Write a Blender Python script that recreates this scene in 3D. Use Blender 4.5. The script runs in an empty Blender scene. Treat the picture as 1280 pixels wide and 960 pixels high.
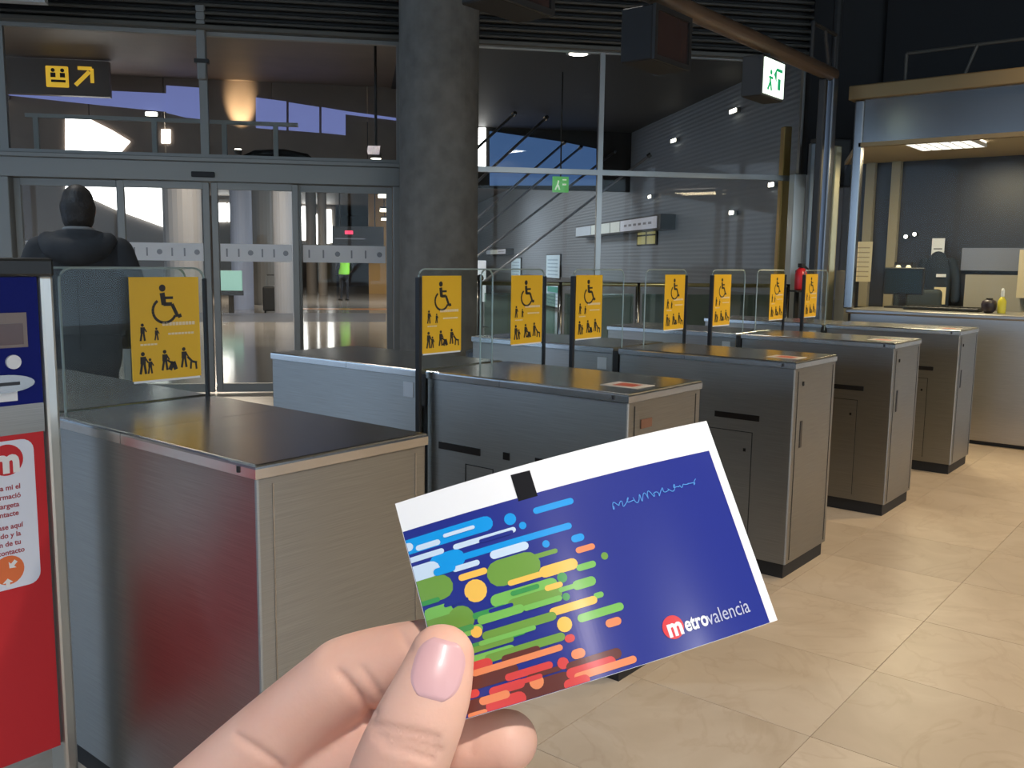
import bpy, bmesh, math, random
from mathutils import Vector, Matrix, Quaternion
random.seed(7)
S = bpy.context.scene
COL = S.collection

# ------------------------------------------------------------------ camera
F, PITCH, ROLL, TH, CH = 1144.33, .132349, .0130656, .68569, 1.4226
def _cam_axes():
    fw = Vector((0, math.cos(PITCH), -math.sin(PITCH))); r = Vector((1, 0, 0)); u = r.cross(fw)
    r2 = r*math.cos(ROLL) + u*math.sin(ROLL); u2 = u*math.cos(ROLL) - r*math.sin(ROLL)
    m = Matrix(((math.sin(TH), math.cos(TH), 0), (-math.cos(TH), math.sin(TH), 0), (0, 0, 1)))
    return m @ fw, m @ r2, m @ u2
FW, RT, UP = _cam_axes()
CAM = Vector((0, 0, CH))
cd = bpy.data.cameras.new('camera'); cam = bpy.data.objects.new('camera', cd); COL.objects.link(cam)
cd.sensor_fit = 'HORIZONTAL'; cd.sensor_width = 36; cd.lens = 36*F/1280; cd.clip_start = .02; cd.clip_end = 300
cam.matrix_world = Matrix.Translation(CAM) @ Matrix((RT, UP, -FW)).transposed().to_4x4()
S.camera = cam

# ------------------------------------------------------------------ world, exposure
w = bpy.data.worlds.new('daylight'); S.world = w; w.use_nodes = True
w.node_tree.nodes['Background'].inputs[0].default_value = (.64, .80, 1.0, 1)
w.node_tree.nodes['Background'].inputs[1].default_value = 2.2
S.view_settings.view_transform = 'Standard'; S.view_settings.look = 'None'; S.view_settings.gamma = 1
S.view_settings.use_curve_mapping = False; S.view_settings.exposure = 0.0
S.cycles.transparent_max_bounces = 40
S.cycles.max_bounces = 8
S.cycles.sample_clamp_indirect = 4.0

# unseen ceiling downlights set in the gate hall (x, y, watts, colour, cone) and unseen long luminaires near the entrance, set for glare on the card (u, v, watts, colour)
DOWN = [(-.9, -1.5, 760, (1, .94, .88), 110), (2.6, -2.2, 800, (1, .90, .76), 120), (5.0, -1.0, 640, (1, .84, .60), 120), (7.0, .3, 560, (1, .74, .40), 110),
        (2.4, 6.3, 230, (1, .97, .92), 130), (5.4, 4.2, 70, (1, .97, .92), 130), (-1.5, 6.5, 220, (.80, .90, 1), 130), (.2, 4.2, 340, (.58, .78, 1), 110)]  # door-side lamps added to brighten doors; last cool one stands in for daylight
LONG = [(.5, -6.7, 60, (1, .88, .90)), (4.5, -6.7, 130, (1, .98, .97))]

# ------------------------------------------------------------------ pixel helpers (directions only)
def ray(x, y): return FW + RT*((x-640)/F) - UP*((y-480)/F)
def onplane(x, y, n, d):
    v = ray(x, y); return CAM + v*((d - n.dot(CAM))/n.dot(v))
def on_z(x, y, z=0.0): return onplane(x, y, Vector((0, 0, 1)), z)
def on_p(x, y, p): return onplane(x, y, Vector((0, 1, 0)), p)
def on_q(x, y, q): return onplane(x, y, Vector((1, 0, 0)), q)
HU = Vector((.754, -.657, 0)).normalized(); HV = Vector((-HU.y, HU.x, 0)); HA = math.atan2(HU.y, HU.x); DV = 10.0935
def hall(u, v, z=0.0): return HU*u + HV*v + Vector((0, 0, z))
def on_v(x, y, v):
    P = onplane(x, y, HV, v); return P.dot(HU), P.z
def on_u(x, y, u):
    P = onplane(x, y, HU, u); return P.dot(HV), P.z
def c2w(x, y, z): return CAM + RT*x + UP*y + FW*z
def pd(px, py, d): return Vector(((px-640)/F*d, -(py-480)/F*d, d))

# ------------------------------------------------------------------ materials
MATS = {}
def mat(name, col=(.5, .5, .5), rough=.5, metal=0.0, emit=None, es=0.0, spec=.5, fn=None, coat=0.0):
    if name in MATS: return MATS[name]
    m = bpy.data.materials.new(name); m.use_nodes = True; nt = m.node_tree; b = nt.nodes['Principled BSDF']
    b.inputs['Base Color'].default_value = (*col, 1); b.inputs['Roughness'].default_value = rough
    b.inputs['Metallic'].default_value = metal; b.inputs['Specular IOR Level'].default_value = spec
    b.inputs['Coat Weight'].default_value = coat; b.inputs['Coat Roughness'].default_value = .16
    if emit: b.inputs['Emission Color'].default_value = (*emit, 1); b.inputs['Emission Strength'].default_value = es
    if fn: fn(nt, b)
    MATS[name] = m; return m
def N(nt, t, **kw):
    n = nt.nodes.new(t)
    for k, v in kw.items():
        if k.startswith('i_'): n.inputs[k[2:].replace('_', ' ')].default_value = v
        else: setattr(n, k, v)
    return n
def coords(nt, scale=(1, 1, 1)):
    tc = N(nt, 'ShaderNodeTexCoord'); mp = N(nt, 'ShaderNodeMapping'); mp.inputs['Scale'].default_value = scale
    nt.links.new(tc.outputs['Object'], mp.inputs['Vector']); return mp.outputs['Vector']
def ramp(nt, fac, stops):
    r = N(nt, 'ShaderNodeValToRGB'); e = r.color_ramp.elements
    while len(e) < len(stops): e.new(.5)
    for el, (p, c) in zip(e, stops): el.position = p; el.color = (*c, 1)
    nt.links.new(fac, r.inputs[0]); return r.outputs[0]
def fn_noise(c0, c1, scale=8, detail=5, bump=0.0, stretch=(1, 1, 1), rough=None):
    def fn(nt, b):
        v = coords(nt, stretch); n = N(nt, 'ShaderNodeTexNoise'); n.inputs['Scale'].default_value = scale; n.inputs['Detail'].default_value = detail
        nt.links.new(v, n.inputs['Vector']); nt.links.new(ramp(nt, n.outputs[0], [(.3, c0), (.7, c1)]), b.inputs['Base Color'])
        if bump:
            bp = N(nt, 'ShaderNodeBump'); bp.inputs['Strength'].default_value = bump; bp.inputs['Distance'].default_value = .01
            nt.links.new(n.outputs[0], bp.inputs['Height']); nt.links.new(bp.outputs[0], b.inputs['Normal'])
        if rough:
            mr = N(nt, 'ShaderNodeMapRange'); mr.inputs['To Min'].default_value = rough[0]; mr.inputs['To Max'].default_value = rough[1]
            nt.links.new(n.outputs[0], mr.inputs[0]); nt.links.new(mr.outputs[0], b.inputs['Roughness'])
    return fn
def fn_brush(base, r0, r1, bump=.05, stretch=(3, 3, 260), aniso=0.0):
    def fn(nt, b):
        if aniso:
            b.inputs['Anisotropic'].default_value = aniso; b.inputs['Anisotropic Rotation'].default_value = .25
            tg = N(nt, 'ShaderNodeTangent', direction_type='RADIAL', axis='Z'); nt.links.new(tg.outputs[0], b.inputs['Tangent'])
        v = coords(nt, stretch); n = N(nt, 'ShaderNodeTexNoise'); n.inputs['Scale'].default_value = 2; n.inputs['Detail'].default_value = 2
        nt.links.new(v, n.inputs['Vector'])
        nt.links.new(ramp(nt, n.outputs[0], [(.25, [c*.88 for c in base]), (.75, [min(1, c*1.1) for c in base])]), b.inputs['Base Color'])
        v2 = coords(nt); n2 = N(nt, 'ShaderNodeTexNoise'); n2.inputs['Scale'].default_value = 4; nt.links.new(v2, n2.inputs['Vector'])
        mr = N(nt, 'ShaderNodeMapRange'); mr.inputs['To Min'].default_value = r0; mr.inputs['To Max'].default_value = r1
        nt.links.new(n2.outputs[0], mr.inputs[0]); nt.links.new(mr.outputs[0], b.inputs['Roughness'])
        bp = N(nt, 'ShaderNodeBump'); bp.inputs['Strength'].default_value = bump; bp.inputs['Distance'].default_value = .002
        nt.links.new(n.outputs[0], bp.inputs['Height']); nt.links.new(bp.outputs[0], b.inputs['Normal'])
    return fn
def glass(name, tint=(.9, .96, .93), refl=.08, rough=0.0, edge=.6):
    if name in MATS: return MATS[name]
    m = bpy.data.materials.new(name); m.use_nodes = True; nt = m.node_tree; nt.nodes.clear()
    o = N(nt, 'ShaderNodeOutputMaterial'); mx = N(nt, 'ShaderNodeMixShader'); t = N(nt, 'ShaderNodeBsdfTransparent'); g = N(nt, 'ShaderNodeBsdfGlossy')
    t.inputs[0].default_value = (*tint, 1); g.inputs['Roughness'].default_value = rough
    lw = N(nt, 'ShaderNodeLayerWeight'); lw.inputs[0].default_value = .5; pw = N(nt, 'ShaderNodeMath', operation='POWER'); pw.inputs[1].default_value = 4.0
    ma = N(nt, 'ShaderNodeMath', operation='MULTIPLY_ADD'); ma.inputs[1].default_value = edge; ma.inputs[2].default_value = refl
    nt.links.new(lw.outputs['Facing'], pw.inputs[0]); nt.links.new(pw.outputs[0], ma.inputs[0]); nt.links.new(ma.outputs[0], mx.inputs[0]); nt.links.new(t.outputs[0], mx.inputs[1]); nt.links.new(g.outputs[0], mx.inputs[2]); nt.links.new(mx.outputs[0], o.inputs[0])
    MATS[name] = m; return m
def frosted(name, col, alpha):
    if name in MATS: return MATS[name]
    m = bpy.data.materials.new(name); m.use_nodes = True; nt = m.node_tree; nt.nodes.clear()
    o = N(nt, 'ShaderNodeOutputMaterial'); mx = N(nt, 'ShaderNodeMixShader'); t = N(nt, 'ShaderNodeBsdfTransparent')
    d = N(nt, 'ShaderNodeBsdfDiffuse'); tl = N(nt, 'ShaderNodeBsdfTranslucent'); m2 = N(nt, 'ShaderNodeMixShader')
    d.inputs[0].default_value = (*col, 1); tl.inputs[0].default_value = (*col, 1); mx.inputs[0].default_value = alpha
    nt.links.new(d.outputs[0], m2.inputs[1]); nt.links.new(tl.outputs[0], m2.inputs[2])
    nt.links.new(t.outputs[0], mx.inputs[1]); nt.links.new(m2.outputs[0], mx.inputs[2]); nt.links.new(mx.outputs[0], o.inputs[0])
    MATS[name] = m; return m

STEEL = mat('brushed_steel', rough=.3, metal=1, fn=fn_brush((.35, .345, .325), .38, .46, .008, aniso=.8))
LID = mat('lid_steel', rough=.2, metal=1, fn=fn_brush((.58, .57, .55), .20, .29, .006, (3, 200, 3)))
ALU = mat('door_aluminium', (.28, .275, .255), .5, .5)
ALU2 = mat('mullion_aluminium', (.42, .42, .40), .3, .9)
CHROME = mat('polished_steel', (.38, .38, .37), .24, 1)
BLACK = mat('black_rubber', (.012, .012, .013), .6)
SLOTM = mat('slot_black', (.01, .008, .008), .3)
DARK = mat('dark_metal', (.035, .033, .03), .5, .3)
GLASS = glass('clear_glass', (.955, .98, .972), .010, 0, .28)
PANE = glass('door_glass', (.96, .97, .965), .012, 0, .4)
YEL = mat('sign_yellow', (.82, .47, .015), .45)
INK = mat('sign_black', (.02, .015, .012), .5)
WHITE = mat('white_plastic', (.8, .8, .8), .4)
RED = mat('panel_red', (.56, .028, .035), .5, spec=.25)
BLUE = mat('panel_blue', (.004, .010, .15), .55, spec=.15)

# ------------------------------------------------------------------ mesh builder
class MB:
    def __init__(s): s.v = []; s.f = []; s.m = []; s.mats = []
    def mi(s, m):
        if m not in s.mats: s.mats.append(m)
        return s.mats.index(m)
    def add(s, vs, fs, m):
        o = len(s.v); k = s.mi(m); s.v += [Vector(v) for v in vs]
        for f in fs: s.f.append([i+o for i in f]); s.m.append(k)
    def box(s, a, b, m, bevel=0.0, seg=2, edges=None):
        (x0, y0, z0), (x1, y1, z1) = a, b
        vs = [(x0, y0, z0), (x1, y0, z0), (x1, y1, z0), (x0, y1, z0), (x0, y0, z1), (x1, y0, z1), (x1, y1, z1), (x0, y1, z1)]
        fs = [(3, 2, 1, 0), (4, 5, 6, 7), (0, 1, 5, 4), (1, 2, 6, 5), (2, 3, 7, 6), (3, 0, 4, 7)]
        if not bevel: s.add(vs, fs, m); return s
        bm = bmesh.new(); bv = [bm.verts.new(v) for v in vs]
        for f in fs: bm.faces.new([bv[i] for i in f])
        es = [e for e in bm.edges if edges is None or edges(*[v.co for v in e.verts])]
        bmesh.ops.bevel(bm, geom=es, offset=bevel, segments=seg, affect='EDGES', profile=.5)
        bm.verts.index_update(); s.add([v.co.copy() for v in bm.verts], [[v.index for v in f.verts] for f in bm.faces], m); bm.free(); return s
    def tube(s, pts, r, m, seg=12, r2=None, caps=True):
        pts = [Vector(p) for p in pts]; n = len(pts); rings = []
        for i, p in enumerate(pts):
            t = (pts[min(i+1, n-1)] - pts[max(i-1, 0)]).normalized()
            a = t.cross(Vector((0, 0, 1)) if abs(t.z) < .9 else Vector((1, 0, 0))).normalized(); b = t.cross(a)
            rr = r if r2 is None else r + (r2-r)*i/(n-1)
            rings.append([p + a*rr*math.cos(2*math.pi*k/seg) + b*rr*math.sin(2*math.pi*k/seg) for k in range(seg)])
        s.rings(rings, m, caps); return s
    def rings(s, rings, m, caps=True):
        seg = len(rings[0]); vs = [v for r in rings for v in r]; fs = []
        for i in range(len(rings)-1):
            for k in range(seg):
                a, b = i*seg+k, i*seg+(k+1) % seg; fs.append((a, b, b+seg, a+seg))
        if caps: fs.append(list(range(seg))[::-1]); fs.append([(len(rings)-1)*seg+k for k in range(seg)])
        s.add(vs, fs, m); return s
    def lathe(s, c, prof, m, seg=24):
        c = Vector(c); s.rings([[c + Vector((r*math.cos(2*math.pi*k/seg), r*math.sin(2*math.pi*k/seg), z)) for k in range(seg)] for r, z in prof], m); return s
    def prism(s, poly, m, o, ax, ay, az, d):
        """poly in the (ax,ay) plane at o, thickened by d along az"""
        o, ax, ay, az = Vector(o), Vector(ax), Vector(ay), Vector(az); n = len(poly)
        a = [o + ax*x + ay*y for x, y in poly]; b = [p + az*d for p in a]
        fs = [list(range(n))[::-1], [n+i for i in range(n)]] + [(i, (i+1) % n, n+(i+1) % n, n+i) for i in range(n)]
        s.add(a+b, fs, m); return s
    def obj(s, name, parent=None, smooth=False, loc=None, rz=None):
        me = bpy.data.meshes.new(name); me.from_pydata([tuple(v) for v in s.v], [], s.f)
        for m in s.mats: me.materials.append(m)
        me.polygons.foreach_set('material_index', s.m)
        if smooth: me.polygons.foreach_set('use_smooth', [True]*len(me.polygons))
        bm = bmesh.new(); bm.from_mesh(me); bmesh.ops.recalc_face_normals(bm, faces=bm.faces); bm.to_mesh(me); bm.free()
        o = bpy.data.objects.new(name, me); COL.objects.link(o)
        if parent: o.parent = parent
        if loc is not None: o.location = loc
        if rz is not None: o.rotation_euler.z = rz
        return o
def tag(o, label, cat, group=None):
    o['label'] = label; o['category'] = cat
    if group: o['group'] = group
    return o
def thing(name, label, cat, loc=(0, 0, 0), rz=0.0, group=None):
    o = bpy.data.objects.new(name, None); COL.objects.link(o); o.location = loc; o.rotation_euler.z = rz; o.empty_display_size = .1
    return tag(o, label, cat, group)
def struct(o, label=None):
    o['kind'] = 'structure'
    if label: o['label'] = label
    return o
def sempty(name, loc=(0, 0, 0), rz=0.0, label=None):
    o = bpy.data.objects.new(name, None); COL.objects.link(o); o.location = loc; o.rotation_euler.z = rz; return struct(o, label)
def area(name, loc, sx, sy, watts, col, parent=None, rot=(0, 0, 0)):
    l = bpy.data.lights.new(name, 'AREA'); l.shape = 'RECTANGLE'; l.size = sx; l.size_y = sy; l.energy = watts; l.color = col
    o = bpy.data.objects.new(name, l); COL.objects.link(o); o.location = loc; o.rotation_euler = rot
    if parent: o.parent = parent
    return o
def spot(name, loc, watts, col, ang=100, r=.05, parent=None, blend=.5):
    l = bpy.data.lights.new(name, 'SPOT'); l.energy = watts; l.color = col; l.spot_size = math.radians(ang); l.spot_blend = blend; l.shadow_soft_size = r
    o = bpy.data.objects.new(name, l); COL.objects.link(o); o.location = loc
    if parent: o.parent = parent
    return o
def disc(cx, cy, r, n=16): return [(cx + r*math.cos(2*math.pi*k/n), cy + r*math.sin(2*math.pi*k/n)) for k in range(n)]
def capsule(x0, x1, y, r, n=6):
    x0, x1 = min(x0, x1), max(x0, x1)
    if x1-x0 < .05*r: return disc((x0+x1)/2, y, r)
    return [(x1 + r*math.sin(math.pi*k/n), y - r*math.cos(math.pi*k/n)) for k in range(n+1)] + [(x0 - r*math.sin(math.pi*k/n), y + r*math.cos(math.pi*k/n)) for k in range(n+1)]
def stroke(pts, wd):
    out = []
    for (x0, y0), (x1, y1) in zip(pts, pts[1:]):
        L = math.hypot(x1-x0, y1-y0) or 1; nx, ny = -(y1-y0)/L*wd/2, (x1-x0)/L*wd/2
        out.append([(x0+nx, y0+ny), (x0-nx, y0-ny), (x1-nx, y1-ny), (x1+nx, y1+ny)])
    return out
def rrect(x0, y0, x1, y1, r, n=5):
    P = []
    for cx, cy, a in ((x1-r, y0+r, -90), (x1-r, y1-r, 0), (x0+r, y1-r, 90), (x0+r, y0+r, 180)):
        P += [(cx + r*math.cos(math.radians(a+90*k/n)), cy + r*math.sin(math.radians(a+90*k/n))) for k in range(n+1)]
    return P
def text2d(body, size, align='CENTER', bold=0.0, shear=0.0):
    cu = bpy.data.curves.new('lettering', 'FONT'); cu.body = body; cu.size = size; cu.align_x = align; cu.align_y = 'CENTER'; cu.offset = bold; cu.shear = shear; cu.resolution_u = 3
    o = bpy.data.objects.new('lettering', cu); COL.objects.link(o)
    me = bpy.data.meshes.new_from_object(o.evaluated_get(bpy.context.evaluated_depsgraph_get()))
    vs = [(v.co.x, v.co.y) for v in me.vertices]; fs = [list(p.vertices) for p in me.polygons]
    bpy.data.objects.remove(o); bpy.data.meshes.remove(me); bpy.data.curves.remove(cu); return vs, fs
def add_text(mb, body, size, m, o, ax, ay, align='CENTER', bold=0.0, sx=1.0):
    vs, fs = text2d(body, size, align, bold); o, ax, ay = Vector(o), Vector(ax), Vector(ay)
    mb.add([o + ax*x*sx + ay*y for x, y in vs], fs, m)

# ------------------------------------------------------------------ organic surfaces
def catmull(P, n):
    out = []
    for i in range(len(P)-1):
        p0, p1, p2, p3 = P[max(i-1, 0)], P[i], P[i+1], P[min(i+2, len(P)-1)]
        for k in range(n):
            t = k/n; out.append(.5*((2*p1) + (p2-p0)*t + (2*p0-5*p1+4*p2-p3)*t*t + (3*p1-p0-3*p2+p3)*t**3))
    out.append(P[-1]); return out
def chain(mb, pts, rad, m, ref=(1, 0, 0), sub=5, seg=18, caps=(True, True)):
    """smooth tapered limb; rad = [(ra, rb)] along ref axis and across it"""
    rad = [(r, r) if not isinstance(r, (tuple, list)) else r for r in rad]
    P = catmull([Vector(p) for p in pts], sub); R = catmull([Vector((a, b, 0)) for a, b in rad], sub); n = len(P); ref = Vector(ref); rings = []
    T = [(P[min(i+1, n-1)]-P[max(i-1, 0)]).normalized() for i in range(n)]
    def ring(p, t, ra, rb):
        a = (ref - t*ref.dot(t)).normalized(); b = t.cross(a)
        return [p + a*ra*math.cos(2*math.pi*k/seg) + b*rb*math.sin(2*math.pi*k/seg) for k in range(seg)]
    K = 5
    if caps[0]:
        for k in range(K):
            th = math.pi/2*(1-k/K)*.97; rr = (R[0].x+R[0].y)/2; rings.append(ring(P[0]-T[0]*rr*math.sin(th), T[0], R[0].x*math.cos(th), R[0].y*math.cos(th)))
    for i in range(n): rings.append(ring(P[i], T[i], R[i].x, R[i].y))
    if caps[1]:
        for k in range(1, K+1):
            th = math.pi/2*k/K*.97; rr = (R[-1].x+R[-1].y)/2; rings.append(ring(P[-1]+T[-1]*rr*math.sin(th), T[-1], R[-1].x*math.cos(th), R[-1].y*math.cos(th)))
    mb.rings(rings, m)
def fuse(mb, voxel, smooth=4, fac=.5):
    """one continuous surface out of overlapping limbs"""
    o = mb.obj('fuse_tmp'); r = o.modifiers.new('r', 'REMESH'); r.mode = 'VOXEL'; r.voxel_size = voxel; r.use_smooth_shade = True
    sm = o.modifiers.new('s', 'SMOOTH'); sm.iterations = smooth; sm.factor = fac
    me = bpy.data.meshes.new_from_object(o.evaluated_get(bpy.context.evaluated_depsgraph_get())); old = o.data
    bpy.data.objects.remove(o); bpy.data.meshes.remove(old); me.materials.clear()
    me.polygons.foreach_set('use_smooth', [True]*len(me.polygons)); return me
def mesh_obj(name, me, parent=None):
    o = bpy.data.objects.new(name, me); COL.objects.link(o)
    if parent: o.parent = parent
    return o

# ================================================================== THE SETTING
def fn_marble(nt, b):
    v = coords(nt); oi = N(nt, 'ShaderNodeObjectInfo')
    n = N(nt, 'ShaderNodeTexNoise'); n.inputs['Scale'].default_value = 3.2; n.inputs['Detail'].default_value = 9; n.inputs['Distortion'].default_value = 1.2
    sh = N(nt, 'ShaderNodeVectorMath', operation='ADD'); sc = N(nt, 'ShaderNodeVectorMath', operation='SCALE'); sc.inputs[0].default_value = (7, 11, 3)
    nt.links.new(oi.outputs['Random'], sc.inputs['Scale']); nt.links.new(v, sh.inputs[0]); nt.links.new(sc.outputs[0], sh.inputs[1]); nt.links.new(sh.outputs[0], n.inputs['Vector'])
    c = ramp(nt, n.outputs[0], [(.25, (.43, .345, .26)), (.5, (.48, .39, .30)), (.72, (.525, .435, .345))])
    wv = N(nt, 'ShaderNodeTexNoise'); wv.inputs['Scale'].default_value = 1.6; wv.inputs['Detail'].default_value = 8; wv.inputs['Distortion'].default_value = 2.5
    nt.links.new(sh.outputs[0], wv.inputs['Vector'])
    vein = ramp(nt, wv.outputs[0], [(.47, (1, 1, 1)), (.5, (.86, .82, .77)), (.53, (1, 1, 1))])
    mx = N(nt, 'ShaderNodeMix', data_type='RGBA', blend_type='MULTIPLY'); mx.inputs[0].default_value = .55
    nt.links.new(c, mx.inputs[6]); nt.links.new(vein, mx.inputs[7])
    mr = N(nt, 'ShaderNodeMapRange'); mr.inputs['To Min'].default_value = .92; mr.inputs['To Max'].default_value = 1.05; nt.links.new(oi.outputs['Random'], mr.inputs[0])
    m2 = N(nt, 'ShaderNodeVectorMath', operation='SCALE'); nt.links.new(mx.outputs[2], m2.inputs[0]); nt.links.new(mr.outputs[0], m2.inputs['Scale'])
    nt.links.new(m2.outputs[0], b.inputs['Base Color'])
MARBLE = mat('beige_marble', rough=.36, fn=fn_marble)
CONC_FLOOR = mat('concourse_floor', rough=.12, fn=fn_noise((.26, .24, .22), (.33, .31, .28), 1.5))
CEIL = mat('black_ceiling', rough=.7, fn=fn_noise((.010, .010, .009), (.018, .017, .015), 3))
BROWN = mat('brown_soffit', rough=.55, fn=fn_noise((.17, .125, .095), (.205, .15, .115), 2))
CONCRETE = mat('concrete', rough=.75, fn=fn_noise((.125, .116, .098), (.185, .172, .148), 7, 8, .35))
def fn_corr(nt, b):
    v = coords(nt); wv = N(nt, 'ShaderNodeTexWave', wave_type='BANDS', bands_direction='Z'); wv.inputs['Scale'].default_value = 4.2; wv.inputs['Distortion'].default_value = 0
    nt.links.new(v, wv.inputs['Vector']); bp = N(nt, 'ShaderNodeBump'); bp.inputs['Strength'].default_value = .25; bp.inputs['Distance'].default_value = .015
    nt.links.new(wv.outputs[1], bp.inputs['Height']); nt.links.new(bp.outputs[0], b.inputs['Normal'])
GREYWALL = mat('ribbed_grey_metal', (.235, .265, .30), .55, .1, fn=fn_corr)
DIMWALL = mat('dim_plaster', rough=.8, fn=fn_noise((.20, .18, .155), (.24, .215, .19), 2))
YWALL = mat('ochre_plaster', rough=.8, fn=fn_noise((.42, .36, .22), (.48, .41, .26), 3))
DAY = mat('daylight_pane', (.9, .9, .9), .3, emit=(1, .985, .95), es=6.0)
GLOWBLUE = mat('glow_blue_pane', (.1, .12, .25), .3, emit=(.22, .26, .60), es=.62)  # even blue emission for the high panes
DUSK2 = mat('deep_blue_pane', (.05, .1, .2), .3, emit=(.06, .13, .30), es=.7)
LAMP = mat('lamp_glow', (1, 1, 1), .4, emit=(1, .93, .78), es=9)
LAMPS = mat('soft_lamp_glow', (1, 1, 1), .4, emit=(1, .90, .66), es=3.5)

GW_ = 6.0
# floor: base slab + marble tiles
fl = struct(MB().box((-15, -14, -.12), (12, 12, -.004), MARBLE).obj('floor'), 'beige marble station floor')
TS = .6; tm = None
for i in range(13):
    for j in range(10):
        q0, p0 = .22 + i*TS, -2.05 + j*TS
        if tm is None:
            t = MB().box((0, 0, -.004), (TS-.0018, TS-.0018, 0), MARBLE, .0008, 1).obj('tile', fl); tm = t.data
        else:
            t = bpy.data.objects.new('tile', tm); COL.objects.link(t); t.parent = fl
        t.location = (q0, p0, random.uniform(-.0003, .0003))
struct(MB().box((-24, 10.30, -.12), (7, 64, 0), CONC_FLOOR).obj('floor_concourse', rz=HA), 'polished grey floor of the concourse')
struct(MB().box((-15, -14, 4.62), (12, 12, 4.75), CEIL).obj('ceiling'), 'black ceiling above the gates')
struct(MB().box((.6, 10.25, 4.28), (GW_, 20, 4.30), mat('dark_soffit', (.035, .033, .032), .6)).obj('ceiling_passage', rz=HA), 'dark ceiling of the side passage')
cc = struct(MB().box((-24, 10.25, 4.30), (7, 64, 4.42), BROWN).obj('ceiling_concourse', rz=HA), 'brown ceiling of the concourse')

# walls out of sight that close the hall: tinted glazing left, glazed entrance behind, plaster right
TINT = glass('tinted_glass', (.84, .90, .97), .02)
wl = sempty('wall_left', rz=HA, label='tinted glazed wall')
m = MB()
for k in range(8): m.box((-9.06, -8+2.57*k-.04, 0), (-8.94, -8+2.57*k+.04, 4.6), ALU2)
m.box((-9.05, -8, 0), (-8.95, 10.05, .12), ALU2); m.box((-9.05, -8, 4.4), (-8.95, 10.05, 4.6), ALU2); m.obj('frame', wl)
MB().box((-9.006, -8, .12), (-8.994, 10.05, 4.4), TINT).obj('pane', wl)
wb = sempty('wall_back', rz=HA, label='glazed entrance wall')
m = MB()
for k in range(9): m.box((-9+2.2*k-.05, -8.06, 0), (-9+2.2*k+.05, -7.94, 4.6), ALU2)
m.box((-9, -8.05, 0), (9, -7.95, .3), DIMWALL); m.box((-9, -8.05, 4.0), (9, -7.95, 4.6), DIMWALL); m.obj('frame', wb)
MB().box((-9, -8.006, .3), (9, -7.994, 4.0), GLASS).obj('pane', wb)
struct(MB().box((11.0, -14, 0), (11.1, 3.6, 4.62), mat('black_wall', (.018, .018, .018), .8)).obj('wall_right'))

# ---- glazed front wall with the sliding doors (hall frame)
fr = dict(rz=HA)
def frame_box(m, u0, u1, z0, z1, t=.05, v0=None, v1=None, mt=None):
    v0 = DV-.03 if v0 is None else v0; v1 = DV+.03 if v1 is None else v1; mt = mt or ALU
    m.box((u0, v0, z0), (u0+t, v1, z1), mt); m.box((u1-t, v0, z0), (u1, v1, z1), mt); m.box((u0+t, v0, z0), (u1-t, v1, z0+t), mt); m.box((u0+t, v0, z1-t), (u1-t, v1, z1), mt)
BAND = frosted('frosted_band', (.97, .97, .97), .94)
BAND2 = frosted('frosted_band_faint', (.6, .6, .62), .45)
MARK = mat('band_print', (.30, .30, .31), .5)
leaves = [(-3.40, -2.36, .03), (-2.40, -1.50, -.03), (-1.48, -.60, -.03), (-.64, .385, .03)]
for k, (u0, u1, dv) in enumerate(leaves):
    d = sempty('door_%d' % (k+1), rz=HA, label='sliding glass door leaf in aluminium frame')
    v = DV + dv; m = MB()
    m.box((u0, v-.025, .01), (u0+.065, v+.025, 2.20), ALU, .004, 1); m.box((u1-.065, v-.025, .01), (u1, v+.025, 2.20), ALU, .004, 1)
    m.box((u0+.065, v-.025, .01), (u1-.065, v+.025, .10), ALU); m.box((u0+.065, v-.025, 2.13), (u1-.065, v+.025, 2.20), ALU); m.obj('frame', d)
    MB().box((u0+.065, v-.005, .10), (u1-.065, v+.005, 2.13), PANE).obj('pane', d)
    b = MB().box((u0+.075, v-.0075, 1.392), (u1-.075, v-.0055, 1.575), BAND).obj('frosted_band', d)
    MB().box((u0+.075, v-.0075, .755), (u1-.075, v-.0055, .85), BAND2).obj('frosted_band', d)
    m = MB(); n = 6
    for i in range(n):
        x = u0 + .14 + (u1-u0-.28)*i/(n-1)
        if i % 3 == 2: m.prism(disc(0, 0, .028, 12), MARK, (x, v-.0076, 1.483), (1, 0, 0), (0, 0, 1), (0, -1, 0), .001)
        else: m.box((x-.008, v-.0086, 1.44), (x+.008, v-.0076, 1.525), MARK)
    m.obj('band_mark', b)
hd = struct(MB().box((-3.52, DV-.10, 2.205), (.46, DV+.10, 2.40), ALU, .006, 1).box((-3.52, DV-.13, 2.40), (.46, DV+.12, 2.445), ALU, .006, 1).obj('trim_1', **fr), 'aluminium door header')
MB().box((-1.66, DV-.135, 2.245), (-1.43, DV-.10, 2.30), BLACK, .008).obj('door_sensor', hd)
struct(MB().box((-3.52, DV-.10, 0), (-3.41, DV+.10, 2.205), ALU, .006, 1).box((.39, DV-.10, 0), (.47, DV+.1, 2.205), ALU, .006, 1).obj('trim_2', **fr), 'door jambs')
bays = [(-9, -6.5, 0, 2.42), (-6.5, -3.52, 0, 2.42), (-9, -5.5, 2.445, 3.70), (-5.5, -3.45, 2.445, 3.70), (-3.45, -1.53, 2.445, 3.70), (-1.53, .47, 2.445, 3.70),
        (.47, 2.67, .02, 2.42), (2.67, 5.05, .02, 2.42), (.47, 2.67, 2.42, 3.72), (2.67, 5.05, 2.42, 3.72)]
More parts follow.
